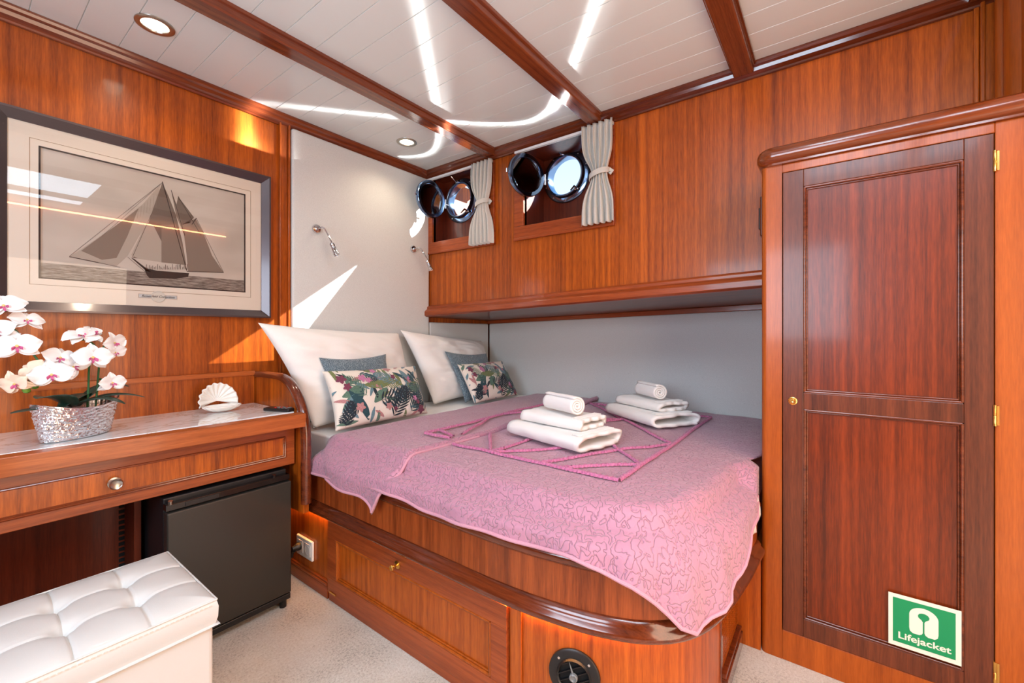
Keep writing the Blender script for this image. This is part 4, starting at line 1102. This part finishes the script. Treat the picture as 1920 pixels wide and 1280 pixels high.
# ruffle trims
def surf_z(x, y):
    z = TOP + .008
    if y > YC0 - .004: z += .020
    return z
def ruffle(p, q, w=.011):
    p = Vector((*p, 0)); q = Vector((*q, 0)); L_ = (q - p).length; n = max(8, int(L_ / .004)); d = (q - p) / L_; s = Vector((-d.y, d.x, 0)); bm = B()
    rows = []
    ph = random.random() * 9
    for k in range(n + 1):
        c = p + d * (L_ * k / n); z = surf_z(c.x, c.y) + ztop(c.x, c.y, 1) - TOP; j = .0022 * math.sin(k * 1.7 + ph) + .0018 * noise.noise(c * 90)
        zz = .0035 * math.sin(k * 1.25 + ph); c = c + s * (.006 * noise.noise(c * 6))
        rows.append([bm.verts.new((c.x + s.x * o_, c.y + s.y * o_, z + h)) for o_, h in ((-w * .6 + j, -.004), (-w * .5 + j, .003 + zz), (-.002, .004), (.002, .004), (w * .5 + j, .003 - zz), (w * .6 + j, -.004))])
    for A, C in zip(rows, rows[1:]):
        for j_ in range(5): bm.faces.new((A[j_], A[j_ + 1], C[j_ + 1], C[j_]))
    mk('ruffle', bm, 'ruffle', blk, smooth=True, recalc=False, autos=180)
rx0, rx1, ry0, ry1 = 1.222, 2.43, .512, 1.372
ruffle((rx0, ry0), (rx1, ry0)); ruffle((rx0, ry0), (rx0, 1.208)); ruffle((rx0, 1.225), (rx0, ry1)); ruffle((rx1, ry0), (rx1, 1.21)); ruffle((rx0, ry1), (rx1, ry1))
# diagonal lattice clipped by the rectangle, seen up to the fold
S = .34
segs_ = [((1.41, ry0), (1.535, .646)), ((1.535, .646), (1.86, .98)), ((1.755, ry0), (1.535, .646)), ((1.535, .646), (rx0, .80)), ((1.41, ry0), (1.33, .61)), ((1.33, .61), (rx0, .72)),
         ((1.86, .98), (2.06, 1.2)), ((1.86, .98), (rx0, 1.014)), ((rx0, 1.014), (1.455, 1.205)), ((1.80, 1.205), (2.10, .86)), ((2.10, .86), (rx1, ry0 + .03)), ((1.755, ry0), (2.10, .86)), ((2.10, .86), (rx1, 1.2)), ((1.86, .98), (2.1, .86)), ((rx0 + .0, 1.014), (1.455, .80))]
for a, b in segs_: ruffle(a, b, .008)
ruffle((1.25, 1.236), (1.30, 1.36), .008); ruffle((1.30, 1.236), (1.62, 1.36), .008); ruffle((2.0, 1.24), (1.75, 1.36), .008)

# ------------------------------------------------------------------ pillows and cushions
def cushion_surf(corn, T, pinch, ears, seed, front):
    TL, TR, BR, BL = [Vector(c) for c in corn]
    nrm = ((TR - TL).cross(BL - TL)).normalized()
    if nrm.y > 0: nrm = -nrm
    def f(u, v, lift=0):
        """u,v in 0..1 (v down)"""
        a, b = u * 2 - 1, v * 2 - 1
        # pull edge middles inward, leave the corners out as ears
        a2 = a * (1 - pinch * (1 - b * b) ** 1.0 * abs(a) ** 2); b2 = b * (1 - pinch * (1 - a * a) * abs(b) ** 2)
        uu, vv = (a2 + 1) / 2, (b2 + 1) / 2
        p = (TL * (1 - uu) + TR * uu) * (1 - vv) + (BL * (1 - uu) + BR * uu) * vv
        th = T * ((1 - abs(a) ** 2.6) * (1 - abs(b) ** 2.6)) ** .5
        w_ = .010 * noise.noise(Vector((a * 1.6 + seed, b * 1.6, seed))) + .005 * noise.noise(Vector((a * 4 + seed, b * 4, 2)))
        w_ += ears * (.026 * abs(noise.noise(Vector((a * 2.2 + b * 1.5 + seed, b * 5 - a, seed * 2)))) + .010 * abs(noise.noise(Vector((a * 5 + seed, b * 9, 1)))))
        edge_ = (1 - abs(a) ** 6) * (1 - abs(b) ** 6)
        k = th + (w_ + lift / max(edge_, .05)) * edge_ if front else -th * .75
        if front: k = th + w_ * edge_ * min(1, T / .07) + lift
        return p + nrm * k
    return f
def pillow(name, corn, T, mat, label, cat, seed, pinch=.05, ears=.0, n=44, group=None, decor=None):
    loc = Vector(corn[2]).lerp(Vector(corn[3]), .5)
    f = cushion_surf(corn, T, pinch, ears, seed, True); g = cushion_surf(corn, T, pinch, ears, seed, False)
    bm = B(); A = grid(bm, f, n, n); C = grid(bm, g, n, n)
    for r in C:
        pass
    # reverse the back
    bmesh.ops.remove_doubles(bm, verts=bm.verts[:], dist=1e-5)
    bmesh.ops.recalc_face_normals(bm, faces=bm.faces[:])
    mats = [mat]
    if decor: mats = [mat] + decor[0]; decor[1](bm, f)
    o = mk(name, bm, mats, smooth=True, recalc=False, autos=120, label=label, cat=cat, group=group)
    return o
P1 = [(.842, 2.03, 1.145), (1.672, 2.11, 1.10), (1.69, 1.955, .665), (1.025, 1.90, .665)]
P2 = [(1.676, 2.10, 1.118), (2.47, 2.13, 1.04), (2.44, 1.96, .665), (1.80, 1.94, .665)]
pillow('pillow', P1, .078, 'linen', 'large white pillow leaning on the headboard nearest the desk', 'pillow', 1.3, .06, .6, group='white bed pillows')
pillow('pillow', P2, .078, 'linen', 'large white pillow farther from the desk, standing by the far corner', 'pillow', 4.1, .07, .9, group='white bed pillows')
C1 = [(1.062, 1.92, .985), (1.455, 1.945, .985), (1.45, 1.84, .665), (1.09, 1.82, .665)]
C2 = [(1.905, 1.955, .985), (2.33, 1.97, .955), (2.33, 1.84, .665), (1.96, 1.83, .665)]
pillow('cushion', C1, .034, 'knit', 'blue-grey knitted cushion behind the leaf print cushion nearest the desk', 'cushion', 2.2, .10, .3, group='knitted cushions')
pillow('cushion', C2, .034, 'knit', 'blue-grey knitted cushion behind the leaf print cushion in the far corner', 'cushion', 6.7, .10, .3, group='knitted cushions')
def leafprint(seed):
    rnd = random.Random(seed)
    def deco(bm, f):
        lay = [0]
        def P(u, v, k): return f(min(.995, max(.005, u)), min(.995, max(.005, v)), .0012 + .00025 * k)
        def blade(u, v, ang, L_, Wd, mi, k, bend=0, asp=.55):
            n = 7; rows = []
            for i in range(n + 1):
                t = i / n; a = ang + bend * t; cu = u + L_ * t * math.cos(ang + bend * t / 2); cv = v + L_ * t * math.sin(ang + bend * t / 2) / asp
                w_ = Wd * math.sin(PI * min(1, t * .94 + .03)) ** .8 * .5
                rows.append([bm.verts.new(P(cu - w_ * s * math.sin(a), cv + w_ * s * math.cos(a) / asp, k)) for s in (-1, 0, 1)])
            for A, C in zip(rows, rows[1:]):
                for j in range(2): bm.faces.new((A[j], C[j], C[j + 1], A[j + 1])).material_index = mi
        def frond(u, v, ang, L_, mi, k, n=9, W_=.03, sp=.9):
            W_ *= .68; n = int(n * 1.1)
            for i in range(n):
                t = (i + .5) / n; cu = u + L_ * t * math.cos(ang); cv = v + L_ * t * math.sin(ang) / .55
                ll = L_ * .42 * math.sin(PI * (t * .75 + .22))
                for s in (-1, 1): blade(cu, cv, ang + s * sp * (1.1 - .5 * t), ll, W_, mi, k, -s * .25)
            blade(u, v, ang, L_ * 1.05, .008, mi, k)
        def flower_(u, v, r, mi, k):
            for q in range(5): blade(u, v, q * 2 * PI / 5 + .3, r, r * .7, mi, k)
        # 1 teal 2 dark 3 green 4 olive 5 blue 6 pink 7 plum 8 rose
        base = [(.12, .75, -.7, .30, 1), (.30, .95, -1.9, .33, 1), (.55, .45, 2.5, .2, 3), (.88, .15, 2.2, .34, 5), (.7, .1, 1.2, .3, 5), (.30, .35, .1, .28, 4), (.1, .5, -.2, .25, 3), (.95, .6, -2.2, .25, 1)]
        for i, (u, v, a, L_, mi) in enumerate(base): blade(u + rnd.uniform(-.04, .04), v, a, L_, .085, mi, i % 3, rnd.uniform(-.4, .4)); 
        for i in range(64): blade(rnd.random(), rnd.random(), rnd.uniform(0, 6.28), rnd.uniform(.10, .2), .035, rnd.choice((3, 4, 5, 8, 5, 1, 2)), 1, rnd.uniform(-.5, .5))
        frond(.55, .98, -1.0, .34, 2, 4, 10, .026); frond(.42, .66, -.1, .30, 2, 5, 9, .026, 1.1); frond(.95, .98, -2.0, .34, 1, 5, 9, .024)
        frond(.08, .98, -1.3, .22, 2, 5, 7, .03); frond(.72, .50, .9, .26, 2, 6, 8, .022); frond(.28, .12, .5, .18, 1, 4, 7, .02); frond(.98, .35, 2.6, .22, 3, 6, 7, .02); frond(.30, .55, -2.2, .26, 3, 3, 9, .018); frond(.75, .95, -.9, .28, 1, 5, 9, .02); frond(.65, .35, -2.7, .24, 5, 3, 9, .02); frond(.2, .7, 2.6, .2, 2, 5, 8, .018); frond(.45, .3, .3, .22, 4, 3, 8, .016)
        for (u, v, r, mi) in ((.30, .22, .055, 6), (.36, .27, .04, 6), (.62, .25, .035, 7), (.10, .20, .06, 7), (.14, .35, .05, 7), (.52, .78, .05, 8), (.56, .84, .03, 7), (.82, .70, .04, 6), (.85, .78, .035, 7), (.90, .92, .06, 7), (.22, .72, .06, 8), (.60, .06, .05, 8), (.45, .08, .04, 6), (.78, .3, .03, 6)):
            flower_(u + rnd.uniform(-.02, .02), v, r * .8, mi, 7)
    return (['leaf_teal', 'leaf_dark', 'leaf_green', 'leaf_olive', 'leaf_blue', 'petal_pink', 'petal_plum', 'petal_rose'], deco)
D1 = [(1.045, 1.865, .925), (1.60, 1.875, .915), (1.575, 1.745, .668), (1.04, 1.745, .668)]
D2 = [(1.925, 1.865, .905), (2.37, 1.865, .905), (2.40, 1.745, .668), (1.95, 1.745, .668)]
pillow('cushion', D1, .055, 'cream_print', 'rectangular cream cushion with a dark tropical leaf print, nearest the desk', 'cushion', 3.3, .05, .1, group='leaf print cushions', decor=leafprint(4))
pillow('cushion', D2, .050, 'cream_print', 'rectangular cream cushion with a dark tropical leaf print, in the far corner', 'cushion', 8.3, .05, .1, group='leaf print cushions', decor=leafprint(9))

# ------------------------------------------------------------------ towels
def towel_fold(name, origin, ang, width, length, height, layers, label, seed):
    root = thing(name, label, 'towel', origin, 'towels stacked on the bed')
    RT = Matrix.Translation(origin) @ Matrix.Rotation(ang, 4, 'Z')
    th = height / (layers * 1.0); t = th * .80
    # centre line in the (w,z) plane: serpentine wrapped by an outer layer
    w2 = width / 2; pts = []
    zc = lambda k: th * (k + .5)
    r = t / 2
    line = []
    # outer wrap: bottom, round one side, over the top
    x_l, x_r = -w2 + r, w2 - r
    def arc(cx, cz, rad, a0, a1, n=8): return [(cx + rad * math.cos(a0 + (a1 - a0) * i / n), cz + rad * math.sin(a0 + (a1 - a0) * i / n)) for i in range(n + 1)]
    H = height; R = (H - t) / 2; cz = H / 2
    line += [(x_r - .01, r), ] ; line += [(x_l + R, r)]
    line += arc(x_l + R, cz, R, -PI / 2, -3 * PI / 2)
    line += [(0, H - r + .002), (x_r - R, H - r)]
    line += arc(x_r - R, cz + (R - R * .95) , R * .95, PI / 2, -PI / 3)
    Ri = R - t * 1.05
    if Ri > t * .35:
        line += [(x_r - R - .02, cz - Ri * .8), (x_l + R + .03, cz - Ri * .6)]
        line += arc(x_l + R + .02, cz + .0, Ri * .6, -PI / 2, -3 * PI / 2, 5)
        line += [(x_r - R - .02, cz + Ri * .62)]
    bm = B(); nl = 18
    L_ = [Vector((a, b)) for a, b in line]
    # resample
    ac = [0]
    for a, b in zip(L_, L_[1:]): ac.append(ac[-1] + (b - a).length)
    N_ = 90; res = []
    for i in range(N_ + 1):
        s = ac[-1] * i / N_; k = 0
        while k < len(ac) - 2 and ac[k + 1] < s: k += 1
        res.append(L_[k].lerp(L_[k + 1], (s - ac[k]) / max(1e-9, ac[k + 1] - ac[k])))
    V = []
    for i, p in enumerate(res):
        row = []
        for j in range(nl + 1):
            y = (j / nl - .5) * length
            e = 1 + .0
            wob = .004 * noise.noise(Vector((p.x * 14 + seed, y * 12, p.y * 30))); 
            yy_ = y * (1 - .02 * math.sin(i * .21 + seed)) + .004 * math.sin(i * .5 + seed)
            q = RT @ Vector((p.x + wob, yy_, max(t / 2 * .98, p.y + wob * (1 if p.y > t else 0)))); row.append(bm.verts.new(q))
        V.append(row)
    for i in range(N_):
        for j in range(nl): bm.faces.new((V[i][j], V[i + 1][j], V[i + 1][j + 1], V[i][j + 1]))
    mk('cloth', bm, 'terry', root, smooth=True, solid=t * .84, recalc=False, autos=180, bevel=.0)
    # woven border band
    bm = B()
    for k in range(5):
        y = -length / 2 + .022 + .007 * k
        tube(bm, [RT @ Vector((x, y, H + .0012)) for x in (x_l + R, 0, x_r - R)], .0022, 6)
    mk('border_band', bm, 'terry', root, smooth=True)
    return root
def towel_roll(origin, ang, length, R, label, seed):
    root = thing('rolled_towel', label, 'towel', origin, 'towels stacked on the bed')
    RT = Matrix.Translation(origin) @ Matrix.Rotation(ang, 4, 'Z'); bm = B(); N_ = 130; turns = 3.2; t = R / (turns + .35)
    V = []
    for i in range(N_ + 1):
        a = turns * 2 * PI * i / N_; r = t * .35 + (R - t * .5 - t * .35) * i / N_; row = []
        for j in range(15):
            y = (j / 14 - .5) * length; wob = 1 + .04 * noise.noise(Vector((a * .5, y * 14, seed)))
            row.append(bm.verts.new(RT @ Vector((r * wob * math.cos(a + .8), y * (1 - .02 * math.sin(a)), R + r * .96 * wob * math.sin(a + .8)))))
        V.append(row)
    for i in range(N_):
        for j in range(14): bm.faces.new((V[i][j], V[i + 1][j], V[i + 1][j + 1], V[i][j + 1]))
    mk('cloth', bm, 'terry', root, smooth=True, solid=t * .66, recalc=False, autos=180)
    return root
TZ = .664
def stack(cx, cy, ang, tag_, off=0):
    towel_fold('folded_towel', (cx, cy, TZ), ang, .27, .40, .058, 3, 'large folded white towel at the bottom of the stack ' + tag_, 1 + off)
    d = Matrix.Rotation(ang, 3, 'Z')
    o = Vector((cx, cy, 0)) + d @ Vector((.02, .015, 0))
    towel_fold('folded_towel', (o.x, o.y, TZ + .059), ang + .10, .20, .31, .044, 2, 'smaller folded white towel in the middle of the stack ' + tag_, 2 + off)
    o = Vector((cx, cy, 0)) + d @ Vector((.0, .0, 0))
    towel_roll((o.x, o.y, TZ + .104), ang - .12, .19, .042, 'small rolled white towel on top of the stack ' + tag_, off)
stack(1.545, .895, math.radians(-14), 'nearer the camera')
stack(2.165, .745, math.radians(-33), 'by the grey side panel', 5)

# ------------------------------------------------------------------ wardrobe
XC = 1.704
wd = thing('wardrobe', 'tall built-in mahogany wardrobe with a two-panel door at the foot of the bed', 'wardrobe', (XC, -.1, 0))
bm = B()
# carcass made of face frame members and a side
def wf(y0, y1, z0, z1, x0_=XC, x1_=XC + .03): box(bm, x0_, x1_, y0, y1, z0, z1)
wf(-.75, -.351, 0, 1.668); wf(-.351, .136, 1.64, 1.668); wf(-.351, .136, 0, .100)
box(bm, XC + .03, XB, .160, .196, 0, 1.668); box(bm, XC + .04, XB, -.75, .16, 1.64, 1.668); box(bm, XC + .2, XC + .21, -.75, .16, 0, 1.64)
mk('face_frame', bm, 'wood_orange', wd, bevel=.002)
bm = B(); r = .016
pl = [(XC, .136)] + [(XC + r - r * math.cos(a), .197 - r + r * math.sin(a)) for a in [PI / 2 * k / 8 for k in range(9)]] + [(XC + .034, .197), (XC + .034, .136)]
prism(bm, pl[::-1], 0, 1.668); mk('corner_stile', bm, 'wood_orange', wd, smooth=True, autos=50)
capp = [(XC + .22, .212), (XC + .02, .212)] + [(XC + .02 - .052 * math.sin(a), .16 + .052 * math.cos(a)) for a in [PI / 2 * k / 8 for k in range(1, 9)]] + [(XC - .032, .0), (XC - .032, -.8)]
bm = B(); sweep(bm, [Vector((p[0] + .03 * 0, p[1], 1.668)) for p in capp], [(-.10, 0), (.0, 0), (.004, .004), (.004, .010), (.010, .018), (.010, .040), (.004, .052), (-.01, .060), (-.10, .060)])
bm.free()
bm = B(); bm_p = [(p[0], p[1]) for p in capp]
ring_prof = [(.020, 0), (.020, .006), (.006, .012), (.0, .022), (.0, .040), (.004, .050), (.014, .058), (.03, .060)]
# solid cap: stacked outlines
def off2(pts, d):
    out = []
    for i, p in enumerate(pts):
        a = Vector(pts[max(i - 1, 0)]); b = Vector(pts[min(i + 1, len(pts) - 1)]); t_ = (b - a).normalized(); out.append((p[0] + t_.y * -d * -1 * -1, p[1] + t_.x * d * -1 * -1)) 
    return out
rings = []
for d, h in ring_prof:
    o_ = []
    for i, p in enumerate(bm_p):
        a = Vector(bm_p[max(i - 1, 0)]); b = Vector(bm_p[min(i + 1, len(bm_p) - 1)]); t_ = (b - a).normalized()
        o_.append((p[0] - t_.y * d, p[1] + t_.x * d))     # inward (left of travel -x,-y)
    rings.append([bm.verts.new((q[0], q[1], 1.668 + h)) for q in o_] + [bm.verts.new((XC + .25, -.8, 1.668 + h)), bm.verts.new((XC + .25, .18, 1.668 + h))])
nn_ = len(rings[0])
for A, C in zip(rings, rings[1:]):
    for k in range(nn_): bm.faces.new((A[k], A[(k + 1) % nn_], C[(k + 1) % nn_], C[k]))
bm.faces.new(rings[0][::-1]); bm.faces.new(rings[-1])
mk('top_cap', bm, wood('cap_mahogany', (92, 40, 14), (146, 70, 30), 'y', rough=.22, coat=.7), wd, smooth=True, autos=45)
# door
bm = B(); dx0, dx1 = XC - .004, XC + .018
def dfm(y0, y1, z0, z1): box(bm, dx0, dx1, y0, y1, z0, z1)
dfm(.076, .1335, .103, 1.6375); dfm(-.3485, -.292, .103, 1.6375)
dfm(-.292, .076, 1.581, 1.6375); dfm(-.292, .076, .850, .904); dfm(-.292, .076, .103, .161)
door = mk('door', bm, 'wood_dark', wd, bevel=.0015)
for (z0_, z1_) in ((.904, 1.581), (.161, .850)):
    bm = B(); box(bm, XC + .006, XC + .014, -.294, .078, z0_ - .002, z1_ + .002); mk('door_panel', bm, 'wood_red', door)
    bm = B()
    for ins, rr_, xx in ((.003, .0042, XC - .001), (.009, .003, XC + .004)):
        c_ = [(xx, -.292 + ins, z0_ + ins), (xx, .076 - ins, z0_ + ins), (xx, .076 - ins, z1_ - ins), (xx, -.292 + ins, z1_ - ins)]
        for i in range(4): sweep(bm, [c_[i], c_[(i + 1) % 4]], circ(rr_, 10), up=(1, 0, 0) if False else (0, .01, 1))
    mk('panel_molding', bm, 'wood_mold', door, smooth=True)
bm = B(); mk_ = basis((XC - .004, .106, .874), (-1, 0, 0)); lathe(bm, [(.013, 0), (.013, .002), (.0105, .003), (.0095, .001), (.0, .001)], mk_, 28); lathe(bm, [(.006, .001), (.0065, .004), (.004, .006), (0, .005)], mk_, 18); mk('knob', bm, 'brass', door, smooth=True, label='round brass push button latch')
for z in (1.562, .878, .188):
    bm = B()
    lathe(bm, [(0, -.030), (.004, -.028), (.004, -.001), (.0032, 0), (.004, .001), (.004, .028), (0, .030)], Matrix.Translation((XC - .005, -.350, z)), 12)
    box(bm, XC - .0055, XC - .001, -.358, -.350, z - .026, z + .026); mk('hinge', bm, 'brass', door, smooth=True, label='brass hinge')
# life jacket sign (a sticker of its own)
sg = thing('lifejacket_sign', 'green and white lifejacket sticker on the lower right of the wardrobe door', 'sign', (XC, -.21, .25))
def sp(a, b, x): return (x, -.134 - .153 * a, .177 + .151 * b)     # a rightwards in view, b up
def quad(bm, a0, a1, b0, b1, x, mi=0):
    v = [bm.verts.new(sp(*q, x)) for q in ((a0, b0), (a1, b0), (a1, b1), (a0, b1))]; bm.faces.new(v).material_index = mi
xs = XC - .0052
bm = B(); box(bm, xs, xs + .0012, -.287, -.134, .1745, .3275); mk('backing', bm, 'sign_w', sg)
bm = B(); quad(bm, .065, .925, .065, .925, xs - .0003); mk('green_field', bm, 'sign_g', sg, recalc=False)
# vest: arch with keyhole opening and a slit
bm = B(); outer = []; inner_ = []
cxv, cyv = .5, .66
for k in range(25):
    a = math.radians(-12 + 204 * k / 24) if False else PI * k / 24
    outer.append((cxv + .20 * math.cos(a), .68 + .17 * math.sin(a)))
right = [(cxv + .20, .42), (cxv + .19, .36), (cxv + .15, .325), (cxv + .06, .325), (cxv + .025, .35), (cxv + .012, .38)]
ci = [(cxv + .012, .59), (cxv + .03, .62), (cxv + .075, .66), (cxv + .08, .70), (cxv + .06, .735), (cxv + .03, .75), (cxv, .755)]
poly_r = [o_ for o_ in outer[:13]][::-1] + right + ci          # from top centre down the right side and back up
v = [bm.verts.new(sp(a, b, xs - .0006)) for a, b in poly_r]; bm.faces.new(v)
v = [bm.verts.new(sp(1 - a, b, xs - .0006)) for a, b in poly_r]; bm.faces.new(v[::-1])
mk('vest_symbol', bm, 'sign_w', sg, recalc=False)
RC = Matrix(((0, 0, -1), (-1, 0, 0), (0, 1, 0)))   # text facing -x reading along -y
text('Lifejacket', Vector(sp(.5, .205, xs - .0006)), RC, .0262, 'sign_w', sg, 'lettering', sx=1.12, bold=.0005)
# wall switch on the wardrobe side
sw = thing('light_switch', 'black rocker light switch on a wooden block on the side of the wardrobe', 'switch', (1.84, .197, 1.50))
bm = B(); box(bm, 1.80, 1.90, .197, .213, 1.455, 1.60); mk('block', bm, 'wood_dark', sw, bevel=.004)
bm = B(); box(bm, 1.825, 1.875, .212, .220, 1.485, 1.565); mk('rocker', bm, 'black', sw, bevel=.003)

# ------------------------------------------------------------------ socket and plug on the bed face
so = thing('power_socket', 'white double power socket on the bed base beside the fridge', 'socket', (xf, 1.85, .15))
bm = B(); box(bm, xf - .012, xf - .0005, 1.79, 1.925, .115, .200); mk('plate', bm, 'plastic_w', so, bevel=.004)
for y in (1.826, 1.888):
    bm = B(); box(bm, xf - .0135, xf - .011, y - .024, y + .024, .132, .184); lathe(bm, [(.019, .0015), (.019, -.002), (.016, -.001), (0, -.001)], basis((xf - .0125, y, .158), (-1, 0, 0)), 24); mk('outlet', bm, 'plastic_w', so, bevel=.001)
pg = thing('power_plug', 'black plug and cable in the left outlet of the white socket', 'plug', (xf - .03, 1.888, .158))
bm = B(); lathe(bm, [(0, 0), (.017, 0), (.017, .012), (.012, .022), (.008, .034), (0, .036)], basis((xf - .0145, 1.888, .158), (-1, 0, 0)), 20); b_ = (xf - .04, 1.888, .15)
tube(bm, [b_, (xf - .044, 1.90, .135), (xf - .042, 1.905, .115)], [.010, .009, .006], 10); mk('plug_body', bm, 'black', pg, smooth=True)
bm = B(); tube(bm, spline([(xf - .042, 1.905, .118), (xf - .045, 1.925, .09), (xf - .05, 1.96, .05), (xf - .06, 2.03, .012), (.89, 2.06, .008)], 6), .0035, 8); mk('cable', bm, 'black', pg, smooth=True)
